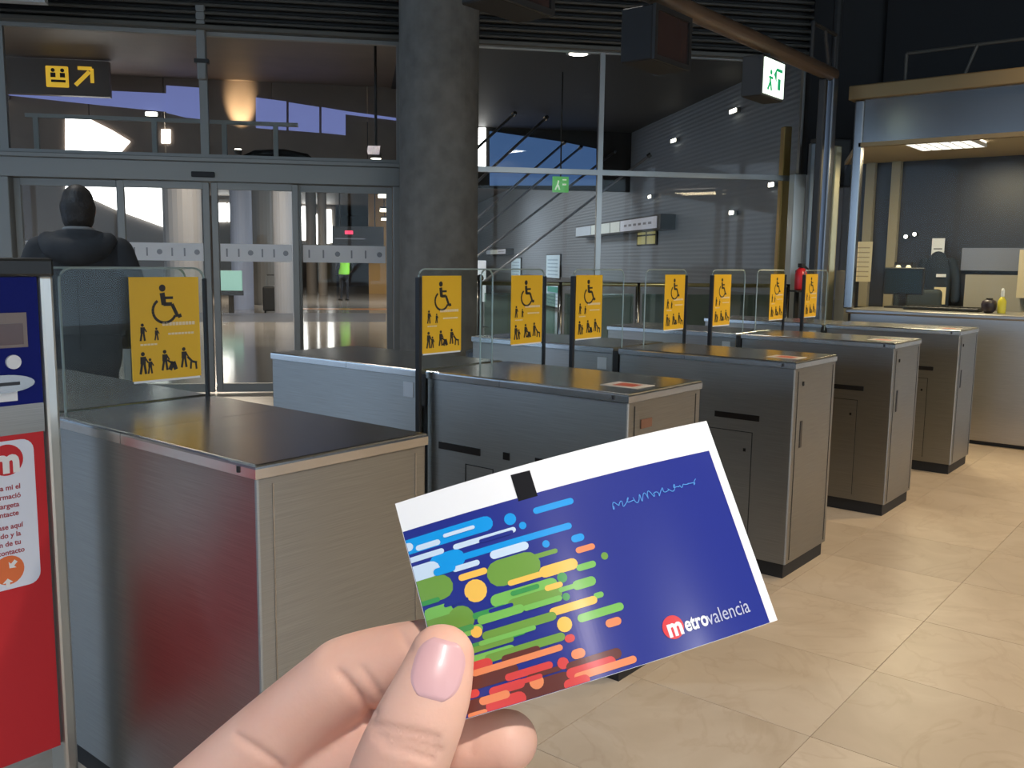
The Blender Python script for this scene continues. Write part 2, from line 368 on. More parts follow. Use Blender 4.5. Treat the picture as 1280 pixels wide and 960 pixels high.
for k, (u0, u1, z0, z1) in enumerate(bays):
    wn = sempty('window_%d' % (k+1), rz=HA, label='fixed glass pane in slim aluminium mullions'); m = MB(); t = .028 if u0 > .4 else .04
    frame_box(m, u0, u1, z0, z1, t, mt=ALU2 if u0 > .4 else ALU); m.obj('frame', wn)
    MB().box((u0+t, DV-.006, z0+t), (u1-t, DV+.006, z1-t), PANE).obj('pane', wn)
# louvre above the glazing
lv = sempty('trim_3', rz=HA, label='dark horizontal louvre above the glazing')
MB().box((-9, DV-.12, 3.70), (5.1, DV+.05, 3.755), mat('louvre_rail', (.13, .12, .10), .45, .5), .01, 1).obj('rail', lv)
SLAT = mat('louvre_slat', (.07, .066, .056), .45, .4); sl = None
for k in range(11):
    if sl is None:
        o = MB().box((-9, -.03, -.02), (5.1, .03, .02), SLAT, .014, 2).obj('slat', lv); sl = o.data
    else:
        o = bpy.data.objects.new('slat', sl); COL.objects.link(o); o.parent = lv
    o.location = (0, DV-.06, 3.80+.078*k); o.rotation_euler.x = .35
MB().box((-9, DV+.02, 3.75), (5.1, DV+.06, 4.62), DARK).obj('backing', lv)
# vertical mullion bracket between the upper panes, and slim rails seen behind the upper panes
br = MB().box((-1.575, DV-.09, 3.22), (-1.485, DV-.03, 3.95), ALU, .01, 1).box((-1.60, DV-.10, 3.38), (-1.46, DV-.03, 3.42), DARK).obj('trim_4', **fr); struct(br, 'mullion bracket')
gr = thing('guard_rail', 'thin grey guard rail behind the panes above the sliding doors', 'railing', rz=HA)
MB().box((-3.4, DV+.45, 2.86), (-.62, DV+.50, 2.90), ALU).obj('rail', gr)
for u in (-3.3, -2.12, -1.40, -.86): MB().box((u-.025, DV+.45, 2.40), (u+.025, DV+.50, 2.86), ALU).obj('post', gr)
# things lying on top of the lobby behind the upper panes
lob = struct(MB().box((-3.52, DV+.12, 2.34), (.46, DV+1.0, 2.40), ALU).obj('trim_5', **fr), 'top of the door lobby')
ca = MB(); ca.tube([hall(-1.35, DV+.7, 2.46), hall(-1.1, DV+.7, 2.58), hall(-.8, DV+.7, 2.60), hall(-.55, DV+.7, 2.56), hall(-.42, DV+.6, 2.44)], .045, BLACK); tag(ca.obj('cable_duct', smooth=True), 'black cable duct lying on top of the door lobby', 'duct')
# concrete column
cu, cz = on_v(548.5, 300, 9.25); rad = .388
cl = MB(); cl.lathe((0, 0, 0), [(rad, 0), (rad, 4.62)], CONCRETE, 48)
tag(cl.obj('column', smooth=False, loc=hall(cu, 9.25)), 'round bare concrete column in front of the glass wall', 'column')
COL_U = cu
# small chrome downpipe beside the column
cp = MB(); u_, z_ = on_v(503, 300, 9.72); cp.tube([hall(u_, 9.72, 0), hall(u_, 9.72, 3.68)], .022, CHROME); tag(cp.obj('steel_pipe', smooth=True), 'slim vertical steel pipe beside the concrete column', 'pipe')

# ---- concourse shell
GW = 6.0
struct(MB().box((5.08, DV-.1, 2.47), (6.0, DV+.05, 4.62), mat('black_wall')).obj('wall_corner_upper', **fr))
gwl = struct(MB().box((GW, DV+.05, 0), (GW+.15, 64, 4.3), GREYWALL).obj('wall_concourse_right', **fr), 'grey ribbed metal wall')
struct(MB().box((GW+.0, DV-.1, 0), (GW+3.5, DV+.05, 4.62), mat('black_wall')).obj('wall_corner', **fr))
struct(MB().box((-24, 62, 0), (7, 62.2, 4.3), DIMWALL).obj('wall_far', **fr))
struct(MB().box((-24, 26, 0), (-4.4, 26.2, 4.3), mat('grey_brown_panel', (.14, .125, .115), .6)).obj('wall_concourse_left', **fr))
struct(MB().box((-24.2, 10.2, 0), (-24, 64, 4.3), DIMWALL).obj('wall_concourse_side', **fr))
BV = 16.0
def poly_v(name, px, v, m, th=.04, parent=None):
    P = [on_v(x, y, v) for x, y in px]; mb = MB(); mb.prism(P, m, HV*v, HU, (0, 0, 1), -HV, th); return mb.obj(name, parent)
# soffit wall behind the doors made of panels
sw = sempty('wall_soffit', label='brown panelled soffit wall')
for (x0, x1) in ((-14, -9.2), (-9.2, -6.4), (-6.4, -4.2), (-4.2, -3.05), (-3.05, -1.35), (-1.35, .2), (.2, 1.5)):
    MB().box((x0+.008, BV, 2.95), (x1-.008, BV+.15, 4.3), BROWN).obj('panel', sw, rz=HA)
k = 11
for px, mm in (([(0, 111), (120, 113), (210, 117), (210, 140), (120, 131), (0, 118)], GLOWBLUE), ([(208, 107), (252, 110), (252, 149), (232, 147), (208, 141)], GLOWBLUE),
               ([(82, 148), (110, 148), (140, 163), (163, 177), (150, 192), (82, 192)], DAY), ([(202, 162), (213, 162), (213, 179), (202, 179)], DAY),
               ([(320, 122), (358, 127), (358, 163), (320, 160)], GLOWBLUE), ([(361, 128), (399, 134), (399, 166), (361, 163)], GLOWBLUE), ([(402, 134), (432, 139), (432, 169), (402, 166)], GLOWBLUE), ([(432, 139), (498, 148), (498, 151), (432, 143)], GLOWBLUE)):
    struct(poly_v('window_%d' % k, px, BV-.005, mm, .02), 'high glowing pane in the soffit wall'); k += 1
# deep blue window over the side passage
struct(MB().box((-.2, 20, 3.0), (GW, 20.15, 4.3), DARK).obj('wall_passage', **fr), 'dark soffit over the side passage')
struct(poly_v('window_%d' % k, [(612, 164), (700, 177), (745, 186), (745, 232), (612, 232)], 19.98, DUSK2, .02), 'deep blue window'); k += 1
struct(poly_v('window_%d' % k, [(597, 160), (607, 160), (607, 208), (597, 208)], 19.98, DAY, .02), 'bright slim window'); k += 1
# daylight openings seen through the sliding doors
for px, v in (([(82, 232), (145, 232), (145, 262), (112, 247), (82, 238)], 25.95), ([(145, 232), (208, 232), (208, 285), (145, 262)], 25.95),
              ([(271, 254), (283, 254), (283, 277), (271, 277)], 45), ([(285, 254), (294, 254), (294, 277), (285, 277)], 45),
              ([(337, 256), (352, 256), (352, 285), (344, 303), (337, 303)], 45), ([(377, 258), (387, 258), (387, 300), (377, 300)], 50),
              ([(392, 268), (402, 268), (402, 305), (392, 305)], 50), ([(406, 262), (414, 262), (416, 303), (407, 305)], 50)):
    struct(poly_v('window_%d' % k, px, v, DAY, .02), 'bright daylight window beyond the doors'); k += 1
for nm, xa, xb, v in (('wall_far_left', 255, 372, 45.2), ('wall_far_middle', 372, 420, 50.2)):
    ua, ub = on_v(xa, 300, v)[0], on_v(xb, 300, v)[0]
    struct(MB().box((ua, v-.15, 0), (ub, v, 4.3), DIMWALL).obj(nm, **fr))

# ================================================================== TICKET GATES
QL = [1.095, 2.529, 3.906, 5.307, 6.727]; GP = 1.576; GWD = .505; YS = .929; YE = 1.925
GATE_NAMES = ['stainless steel ticket gate with blank sides beside the red and blue terminal',
              'stainless steel ticket gate with three dark slots in its side and brown plate',
              'stainless steel ticket gate with a black pull handle, third from the ticket booth counter',
              'stainless steel ticket gate with a black pull handle, second from the ticket booth counter',
              'stainless steel ticket gate with a black pull handle, next to the ticket booth counter']
FLAP = [(None, 1.576), (2.494, 3.316), (3.509, 4.628), (4.899, 5.999), (6.279, None)]
def sticker_print():
    """flat print: wheelchair, people and text lines; sticker is .22 x .30"""
    out = []; m = MB()
    def nxt(nm):
        nonlocal m
        m = MB(); out.append((nm, m))
    def poly(P, mt, d=.0008): m.prism([(x*.975, z*.985) for x, z in P], mt, (0, 0, 0), (1, 0, 0), (0, 0, 1), (0, -1, 0), d)
    nxt('wheelchair_symbol')
    cx = .112
    poly(disc(cx-.008, .272, .0105), INK)
    for s in stroke([(cx-.009, .258), (cx-.004, .222)], .016) + stroke([(cx-.004, .243), (cx+.026, .243)], .008) + stroke([(cx-.006, .224), (cx+.022, .224), (cx+.040, .186), (cx+.052, .190)], .011): poly(s, INK)
    arc = [(cx-.003 + .038*math.cos(math.radians(a)), .205 + .036*math.sin(math.radians(a))) for a in range(125, 345, 14)]
    for s in stroke(arc, .008): poly(s, INK)
    def person(x, z, h, lean=0):
        poly(disc(x+lean*.2, z+h*.9, h*.095, 10), INK)
        poly([(x-h*.13, z+h*.45), (x+h*.12, z+h*.42), (x+h*.14+lean*.2, z+h*.78), (x-h*.12+lean*.2, z+h*.78)], INK)
        for s in stroke([(x-h*.05, z+h*.46), (x-h*.14, z)], h*.11) + stroke([(x+h*.06, z+h*.46), (x+h*.12, z)], h*.11) + stroke([(x+h*.1, z+h*.74), (x+h*.24, z+h*.5)], h*.07): poly(s, INK)
    nxt('adult_symbol'); person(.036, .118, .052); nxt('child_symbol'); person(.080, .118, .038)
    nxt('family_symbol'); person(.034, .020, .066); person(.056, .020, .046)
    nxt('pram_symbol'); person(.104, .026, .062)
    for s in stroke([(.112, .056), (.128, .046)], .006) + stroke([(.120, .026), (.132, .050), (.140, .026)], .013): poly(s, INK)
    nxt('guide_dog_symbol'); person(.168, .030, .062)
    for s in stroke([(.180, .062), (.196, .046), (.212, .042)], .007) + stroke([(.192, .046), (.190, .024)], .006) + stroke([(.208, .043), (.210, .022)], .006): poly(s, INK)
    PALE = mat('sign_pale_text', (.85, .68, .42), .5)
    for x0, x1, z, h in ((.10, .21, .160, .010), (.118, .212, .132, .006), (.028, .085, .104, .005)):
        n = int((x1-x0)/.011); nxt('text_line')
        for i in range(n): poly([(x0+.011*i, z), (x0+.011*i+.009, z), (x0+.011*i+.009, z+h), (x0+.011*i, z+h)], PALE)
    return out
PRINT = None
mat('glass_rim', (.30, .36, .34), .25)
def flap(g, x0, x1, side, y, first=False):
    """glass leaf from x0 to x1 (gate-local), its free edge at side -1/+1"""
    global PRINT
    p = MB(); z0, z1, r = .30, 1.392, .035
    P = [(x0, z0), (x1, z0)]
    ca = [(x1-r + r*math.cos(a), z1-r + r*math.sin(a)) for a in [math.pi/2*k/5 for k in range(6)]] + [(x0+r + r*math.cos(a), z1-r + r*math.sin(a)) for a in [math.pi/2+math.pi/2*k/5 for k in range(6)]]
    p.prism(P + ca, GLASS, (0, y-.005, 0), (1, 0, 0), (0, 0, 1), (0, 1, 0), .010)
    o = p.obj('glass_leaf', g)
    # pale polished rim of the glass
    rim = MB(); rim.tube([(a, y, b) for a, b in ([(x1, .95)] + ca + [(x0, .95)])], .0035, mat('glass_rim', (.30, .36, .34), .25), 6); rim.obj('glass_rim', o)
    xe = x0 if side < 0 else x1
    MB().box((xe-(.008 if side < 0 else .004), y-.012, z0), (xe+(.008 if side < 0 else .004), y+.012 if side < 0 else y+.008, z1-.03), BLACK, .003, 1).obj('rubber_edge', o)
    w_ = .220; sx = xe+.014 if side < 0 else xe-.024-w_
    s = MB().box((sx, y-.0075, 1.066), (sx+w_, y-.0055, 1.366), YEL).box((sx+.004, y-.0078, 1.060), (sx+w_-.004, y-.0055, 1.066), WHITE).obj('sticker', g); s['label'] = 'yellow priority access sticker with wheelchair symbol'  # white strip paints the highlight along the glass lower edge
    return s, sx, y
def ticket_gate(i):
    g = thing('ticket_gate', GATE_NAMES[i], 'ticket gate', (QL[i], GP, 0), 0, 'row of ticket gates'); W = GWD
    vert = lambda a, b: abs(a.z-b.z) > .1
    for (y0, y1, nm) in ((0, YS, 'front_cabinet'), (YS+.03, YE, 'rear_cabinet')):
        c = MB().box((.004, y0+.004, .07), (W-.004, y1-.004, .968), STEEL, .006, 2, vert).obj(nm, g)
        MB().box((.018, y0+.018, 0), (W-.018, y1-.018, .072), BLACK).obj('plinth', g)
        ys = .553 if y0 == 0 else 1.40
        toped = lambda a, b: a.z > .98 and b.z > .98 or (abs(a.z-b.z) > .01)
        for a, b in ((y0, ys-.0012), (ys+.0012, y1)):
            MB().box((0, a, .970), (W, b, 1.0), LID, .009, 3, lambda v1, v2, a=a, b=b: (v1.z > .98 and v2.z > .98 and not (abs(v1.y-v2.y) < .01 and abs(v1.y-ys) < .01))).obj('lid', g)
        if y0 == 0:
            SEAM = mat('panel_seam', (.02, .02, .02), .6)
            m = MB()
            for x in (.045, W-.040): m.box((x-.0018, .0025, .085), (x+.0018, .0045, .955), CHROME if i == 0 else SEAM)
            m.obj('end_seam', c)
            for x in (-.0005,): MB().lathe((.003, .06, .984), [(.007, -.007), (.007, .007)], SLOTM, 10).obj('screw', g)
            if i > 0:
                if i > 1:
                    MB().box((.092, .001, .60), (.118, .006, .725), SLOTM, .003, 1).obj('pull_handle', c)
                    MB().box((.098, -.001, .885), (.110, .005, .905), SLOTM, .002, 1).obj('lock', c)
                else: MB().box((.085, .001, .874), (.155, .005, .905), mat('brown_label', (.16, .07, .04), .5)).obj('label_plate', c)
                def side(y0_, y1_, z0_, z1_, nm, mt=SLOTM): return MB().box((.001, y0_, z0_), (.0055, y1_, z1_), mt, .001, 1).obj(nm, c)
                if i == 1:
                    side(.645, .860, .700, .728, 'ticket_slot'); side(.502, .534, .704, .732, 'sensor_window'); side(.340, .385, .706, .733, 'sensor_window')
                    a, b = .58, .72
                else:
                    side(.160, .384, .714, .741, 'ticket_slot'); a, b = .19, .42
                m = MB()
                for (ya, yb, za, zb) in ((a, b, .657, .660), (a, a+.003, .10, .66), (b-.003, b, .10, .66)): m.box((.002, ya, za), (.0045, yb, zb), SEAM)
                m.obj('service_door_seam', c); MB().box((.001, a+.03, .567), (.005, a+.042, .582), SLOTM).obj('lock', c)
                # card reader mark on the lid
                rd = MB(); rd.box((.13, .05, 1.0), (.25, .20, 1.0012), mat('reader_pale', (.62, .55, .48), .4)); rd.box((.155, .085, 1.0012), (.225, .165, 1.0018), mat('reader_red', (.55, .10, .05), .4)); rd.obj('card_reader_mark', g)
        else:
            if i > 0: MB().box((.001, 1.0, .885), (.0055, 1.055, .945), mat('pale_plate', (.6, .62, .65), .35)).obj('label_plate', c)
    MB().box((.02, YS-.002, .12), (W-.02, YS+.032, .985), BLACK).obj('flap_slot', g)
    MB().box((-.003, YS, .86), (.02, YS+.030, .985), BLACK).obj('slot_brush', g)
    l, r = FLAP[i]; fw = .436
    ll = l-QL[i] if l is not None else -.005
    rr = r-QL[i] if r is not None else W+.0
    if l is not None: add_print(*flap(g, ll, ll+fw, -1, YS+.004))
    else:
        m = MB(); m.prism(rrect(-.005, .99, .43, 1.392, .03), GLASS, (0, YS+.02, 0), (1, 0, 0), (0, 0, 1), (0, 1, 0), .010); o = m.obj('glass_leaf', g)
        P = rrect(-.005, .99, .43, 1.392, .03); rim = MB(); rim.tube([(a, YS+.025, b) for a, b in P[6:18]], .0035, mat('glass_rim'), 6); rim.obj('glass_rim', o)
    if r is not None: add_print(*flap(g, rr-fw, rr, 1, YS+.026 if l is not None else YS+.004))
    return g
def add_print(o, sx, y):
    global PRINT
    st = o
    if PRINT is None: PRINT = [(nm, mb.obj(nm, st)) for nm, mb in sticker_print()]; new = [p for _, p in PRINT]
    else:
        new = []
        for nm, src in PRINT: p = bpy.data.objects.new(nm, src.data); COL.objects.link(p); p.parent = st; new.append(p)
    for p in new: p.location = (sx, y-.0077, 1.066)
for i in range(5): ticket_gate(i)

# ================================================================== RED AND BLUE TERMINAL
t = thing('card_terminal', 'blue and red contactless card terminal with steel side post beside the first gate', 'card terminal', (.56, 2.30, 0))
# local x: 0 = left post, .475 = right edge of the right post ; face at y=0 looking to -y
XR = .472
MB().box((-.36, .012, .17), (.44, .10, 1.37), mat('terminal_body', (.10, .10, .10), .5)).obj('body', t)
MB().box((-.35, .0, .17), (.428, .014, 1.0), RED).obj('lower_panel', t)
MB().box((-.35, -.001, .995), (.432, .014, 1.066), STEEL).obj('middle_band', t)
bp = MB().box((-.35, .0, 1.066), (.432, .014, 1.378), BLUE).obj('upper_panel', t)
MB().box((-.38, -.01, 1.372), (XR, .11, 1.418), mat('terminal_cap', (.012, .014, .013), .4), .008, 2).obj('cap', t)
for x in (-.39, XR-.036): MB().box((x, -.006, 0), (x+.034, .08, 1.376), mat('post_alu', (.60, .59, .54), .3, .85), .008, 2).obj('post', t)
d_ = MB().box((.20, -.004, 1.205), (.402, .002, 1.288), mat('bezel_grey', (.22, .17, .15), .4)).box((.21, -.005, 1.212), (.392, -.003, 1.262), mat('display_brown', (.11, .06, .05), .2)).obj('display', bp)
m = MB(); m.prism(disc(.366, 1.171, .017, 20), WHITE, (0, 0, 0), (1, 0, 0), (0, 0, 1), (0, -1, 0), .008); m.obj('button', bp)
m = MB(); m.prism([(.335 + .075*math.cos(a), 1.120 + .022*math.sin(a)) for a in [2*math.pi*k/28 for k in range(28)]], CHROME, (0, .001, 0), (1, 0, 0), (0, 0, 1), (0, -1, 0), .012); m.box((.29, -.0125, 1.116), (.375, -.011, 1.124), SLOTM); m.obj('card_slot', bp)
MB().box((.24, -.002, 1.077), (.372, .001, 1.100), WHITE).obj('price_label', bp)
PAPER = mat('notice_white', (.72, .76, .86), .45)
nt_ = MB(); nt_.prism(rrect(.085, .617, .402, .982, .028), PAPER, (0, .0, 0), (1, 0, 0), (0, 0, 1), (0, -1, 0), .002); no = nt_.obj('notice', t)
m = MB(); cx = .338
m.prism(disc(cx, .936, .038, 32), RED, (0, -.002, 0), (1, 0, 0), (0, 0, 1), (0, -1, 0), .0008)
add_text(m, 'm', .082, WHITE, (cx-.002, -.0032, .932), (1, 0, 0), (0, 0, 1), 'CENTER', .004)
for k_, (s_, z_) in enumerate((('passa mi el', .868), ('informació', .846), ('la targeta', .824), ('contacte', .803), ('y pase aquí', .772), ('saldo y la', .751), ('ión de tu', .730), ('la contacto', .709))):
    add_text(m, s_, .0175, mat('notice_red_text', (.35, .05, .07), .5), (cx-.01, -.0025, z_), (1, 0, 0), (0, 0, 1), 'CENTER', .0005)
ORG = mat('notice_orange', (.75, .17, .05), .5)
m.prism(disc(cx-.01, .665, .036, 24), ORG, (0, -.002, 0), (1, 0, 0), (0, 0, 1), (0, -1, 0), .0008)
for ax_, ay_, dx, dy in ((.008, .016, -1, -1), (-.004, -.024, 0, 1)):
    L = math.hypot(dx, dy); dx, dy = dx/L, dy/L; nx, ny = -dy, dx; bx, by = cx-.01+ax_, .66+ay_; s_ = .015
    m.prism([(bx+dx*s_*.6, by+dy*s_*.6), (bx-dx*s_*.1+nx*s_*.8, by-dy*s_*.1+ny*s_*.8), (bx-dx*s_*.1-nx*s_*.8, by-dy*s_*.1-ny*s_*.8)], WHITE, (0, -.0028, 0), (1, 0, 0), (0, 0, 1), (0, -1, 0), .0006)
    for q in stroke([(bx-dx*s_*.1, by-dy*s_*.1), (bx-dx*s_*.9, by-dy*s_*.9)], s_*.6): m.prism(q, WHITE, (0, -.0028, 0), (1, 0, 0), (0, 0, 1), (0, -1, 0), .0006)
m.obj('notice_print', no)

# ================================================================== OVERHEAD GANTRY
PG = 2.95
gt = thing('gantry', 'overhead pipe gantry spanning the ticket gates on a steel post', 'gantry', (7.86, 3.0, 0))
PIPE = mat('bronze_pipe', (.30, .20, .13), .38, .6)
MB().tube([(-8.3, 0, 3.02), (.02, 0, 3.02)], .058, PIPE, 20).obj('pipe', gt, smooth=True)
MB().box((-.05, -.045, 0), (.05, .045, 3.0), mat('post_steel_blue', (.24, .255, .28), .3, .9), .012, 2).obj('post', gt)
MB().box((-.20, -.03, 0), (-.14, .03, 2.96), DARK, .01, 1).obj('post', gt)
m = MB()
for a, b in (((-.45, 0, 3.08), (-.45, 0, 3.35)), ((-.45, 0, 3.35), (.05, 0, 3.35)), ((.05, 0, 3.35), (.05, 0, 3.02)), ((-.2, 0, 3.35), (-.05, 0, 3.02))): m.tube([a, b], .016, DARK, 8)
m.obj('bracket', gt)
# lit exit sign under the pipe
eu = on_p(953, 68, PG); ev = on_p(978, 122, PG)
es = thing('exit_sign', 'lit white and green exit sign box hanging from the gantry pipe', 'exit sign', (6.42, PG, 2.66))
MB().box((-.02, .0, -.02), (.36, .16, .27), DARK, .008, 1).obj('housing', es)
MB().box((0, -.012, 0), (.34, .001, .25), mat('exit_glow', (.9, 1, .9), .4, emit=(.86, 1.0, .84), es=1.5)).obj('panel', es)
GRN = mat('exit_green', (.02, .45, .15), .4, emit=(.02, .5, .2), es=.5)
m = MB()
for s in stroke([(.055, .03), (.09, .08), (.10, .13)], .022) + stroke([(.12, .03), (.10, .09)], .022) + stroke([(.07, .12), (.14, .12)], .016) + stroke([(.20, .19), (.30, .19)], .022) + stroke([(.25, .05), (.25, .13)], .045): m.prism(s, GRN, (0, -.0125, 0), (1, 0, 0), (0, 0, 1), (0, -1, 0), .0015)
m.prism(disc(.105, .158, .018), GRN, (0, -.0125, 0), (1, 0, 0), (0, 0, 1), (0, -1, 0), .0015); m.prism([(.20, .20), (.20, .10), (.155, .15)], GRN, (0, -.0125, 0), (1, 0, 0), (0, 0, 1), (0, -1, 0), .0015); m.obj('running_figure', es)
MB().tube([(.17, .05, .26), (.17, .05, .305)], .02, DARK, 8).obj('hanger', es)
def display(q0, q1, z0, z1, label):
    d = thing('display_box', label, 'display', (q0, PG-.02, z0)); W, H = q1-q0, z1-z0
    MB().box((0, 0, 0), (W, .22, H), mat('display_housing', (.013, .012, .011), .6), .008, 1).obj('housing', d)
    m = MB(); m.box((0, -.02, 0), (W, .0, .03), DARK); m.box((0, -.02, H-.03), (W, 0, H), DARK); m.box((0, -.02, .03), (.03, 0, H-.03), DARK); m.box((W-.03, -.02, .03), (W, 0, H-.03), DARK); m.obj('frame', d)
    MB().box((.03, -.006, .03), (W-.03, .001, H-.03), mat('display_off', (.05, .03, .025), .25)).obj('screen', d)
    MB().tube([(W/2, .07, H-.01), (W/2, .07, H+.035)], .02, DARK, 8).obj('hanger', d)
display(4.84, 5.28, 2.62, 2.935, 'dark switched-off display box under the gantry pipe, nearest the exit sign')
display(3.42, 3.86, 2.655, 2.935, 'dark display box under the gantry pipe above the second gate')
# pale panel of a ceiling sign at the top left
P0 = on_z(58, 5, 3.62); cs = thing('ceiling_sign', 'pale hanging sign panel close to the louvre above the doors', 'sign', hall(P0.dot(HU), P0.dot(HV), 3.62), HA)
MB().box((-1.6, -.05, 0), (0, .05, .5), mat('pale_sign', (.5, .5, .48), .5)).obj('panel', cs)
for x in (-1.3, -.3): MB().tube([(x, 0, .5), (x, 0, 1.0)], .012, DARK, 8).obj('hanger', cs)

# unseen ceiling downlights and long luminaires
for k_, (x, y, wt, c_, cone) in enumerate(DOWN):
    l = thing('downlight', 'unseen round downlight set in the black ceiling of the gate hall', 'ceiling light', (x, y, 4.6), 0, 'unseen gate hall downlights')
    MB().lathe((0, 0, -.02), [(.15, 0), (.15, .03), (.12, .03)], ALU2, 24).obj('ring', l); MB().lathe((0, 0, 0), [(.12, 0), (.12, .01)], WHITE, 24).obj('lens', l); spot('lamp', (0, 0, -.03), wt, c_, cone, .12, l)
for k_, (u, v, wt, c_) in enumerate(LONG):
    l = thing('long_luminaire', 'unseen long luminaire set near the glazed entrance for card glare', 'ceiling light', hall(u, v, 4.52), HA, 'unseen long luminaires at the entrance')
    MB().box((-.20, -1.1, .02), (.20, 1.1, .09), ALU2).obj('housing', l); area('lamp', (0, 0, .0), .34, 2.1, wt, c_, l)

# ================================================================== TICKET BOOTH
QB = 8.05; PB = 2.80
bo = sempty('wall_booth', (QB, PB, 0), 0, 'glazed ticket booth shell with metal fascia'); bc = thing('ticket_counter', 'long brushed steel counter of the ticket booth', 'counter', (QB, PB, 0))
CSTEEL = mat('counter_steel', rough=.35, metal=1, fn=fn_brush((.52, .50, .47), .28, .4, .04))
BR = mat('bronze_trim', (.30, .21, .10), .45, .55)
FASC = mat('fascia_steel', (.24, .235, .225), .24, .95)
L_ = 6.2
for k_ in range(4): MB().box((.03, -(k_+1)*L_/4+.004, .03), (.09, -k_*L_/4-.004, 1.02), CSTEEL, .004, 1).obj('counter_panel', bc)
MB().box((.06, -L_, 0), (.12, 0, .03), BLACK).obj('plinth', bc)
MB().box((-.04, -L_, 1.02), (.62, .02, 1.06), CSTEEL, .012, 3).obj('counter_top', bc)
MB().box((0, -L_, 2.46), (.08, .02, 2.82), FASC).obj('fascia', bo)
MB().box((-.05, -L_, 2.82), (.16, .10, 2.94), BR, .01, 2).obj('cornice', bo)
MB().box((-.02, -L_, 2.43), (.05, .0, 2.465), BR).obj('fascia_trim', bo)
MB().box((.05, -L_, 2.50), (2.9, .0, 2.54), mat('booth_ceiling', (.50, .40, .27), .7)).obj('booth_ceiling', bo)
MB().box((-.02, -.03, 1.06), (.05, .05, 2.82), CHROME, .012, 2).obj('post', bo)
MB().box((-.02, -L_/2-.03, 1.06), (.05, -L_/2+.03, 2.46), CHROME, .012, 2).obj('post', bo)
MB().box((.012, -L_/2, 1.06), (.024, -.05, 2.43), glass('booth_glass', (.93, .95, .94), .004, 0, .12)).obj('front_pane', bo)
sd = MB(); sd.prism([(.10, .04), (1.95, .80), (1.95, .84), (.10, .08)], mat('booth_side', (.46, .40, .25), .6), (0, 0, 0), (1, 0, 0), (0, 1, 0), (0, 0, 1), 1.38); sd.obj('side_panel', bo)
sd = MB(); sd.prism([(.10, .05), (1.95, .81), (1.95, .82), (.10, .06)], PANE, (0, 0, 1.30), (1, 0, 0), (0, 1, 0), (0, 0, 1), 1.13); sd.obj('side_pane', bo)
sd = MB(); sd.prism([(.05, 0), (2.0, .84), (2.0, 0)], mat('booth_ceiling'), (0, 0, 2.50), (1, 0, 0), (0, 1, 0), (0, 0, 1), .04); sd.obj('booth_ceiling', bo)
MB().box((1.95, -L_, 0), (2.0, .82, 2.50), mat('booth_back', (.035, .036, .040), .35)).obj('back_wall', bo)
m = MB()
for a in (.52, .26): m.box((1.88, a-.045, 1.0), (1.95, a+.045, 2.5), mat('booth_mullion', (.36, .31, .2), .5))
m.obj('back_mullion', bo)
MB().box((1.77, -L_, 0), (1.92, -.50, 1.36), mat('cupboard_grey', (.34, .315, .26), .6)).obj('low_cupboard', bo)
MB().box((1.90, -1.3, 1.40), (1.945, -.42, 1.62), mat('blind_blue', (.20, .22, .28), .5)).obj('blind', bo)
MB().box((1.65, -3.0, 1.15), (1.73, -.98, 1.60), mat('lit_board', (.62, .52, .33), .6)).obj('notice_board', bo)
BN = {'fascia': 'trim_11', 'cornice': 'trim_12', 'fascia_trim': 'trim_13', 'post': 'trim_14', 'front_pane': 'window_booth', 'side_panel': 'wall_booth_side', 'side_pane': 'window_booth_side', 'booth_ceiling': 'ceiling_booth', 'back_wall': 'wall_booth_back', 'back_mullion': 'trim_15'}
BT = {'low_cupboard': ('cupboard', 'long low grey cupboard along the back of the booth', 'cupboard'), 'blind': ('window_blind', 'narrow blue-grey blind on the back wall of the booth', 'blind'), 'notice_board': ('notice_board', 'pale lit notice board behind the yellow bottle in the booth', 'notice board')}
for o in [c for c in COL.objects if c.parent == bo]:
    b_ = o.name.split('.')[0]; o.parent = None; o.location = (QB, PB, 0)
    if b_ in BN: o.name = BN[b_]; struct(o)
    else: o.name = BT[b_][0]; tag(o, BT[b_][1], BT[b_][2])
bpy.data.objects.remove(bo)
lum = thing('booth_luminaire', 'square-grid fluorescent luminaire in the booth ceiling', 'ceiling light', (QB+.14, 2.24, 2.455))
LX, LY = .62, .52
m = MB(); m.box((0, -LY/2, .03), (LX, LY/2, .05), mat('tube_glow', (1, 1, 1), .5, emit=(1, .93, .84), es=5)); m.obj('tube_panel', lum)
m = MB()
for k_ in range(7): m.box((0, -LY/2+LY*k_/6-.006, 0), (LX, -LY/2+LY*k_/6+.006, .03), WHITE)
for k_ in range(4): m.box((LX*k_/3-.008, -LY/2, 0), (LX*k_/3+.008, LY/2, .03), WHITE)
m.obj('grid', lum); area('lamp', (LX/2, 0, -.01), LX, LY, 40, (1, .82, .52), lum)
def at_q(x, y, q): return on_q(x, y, q)
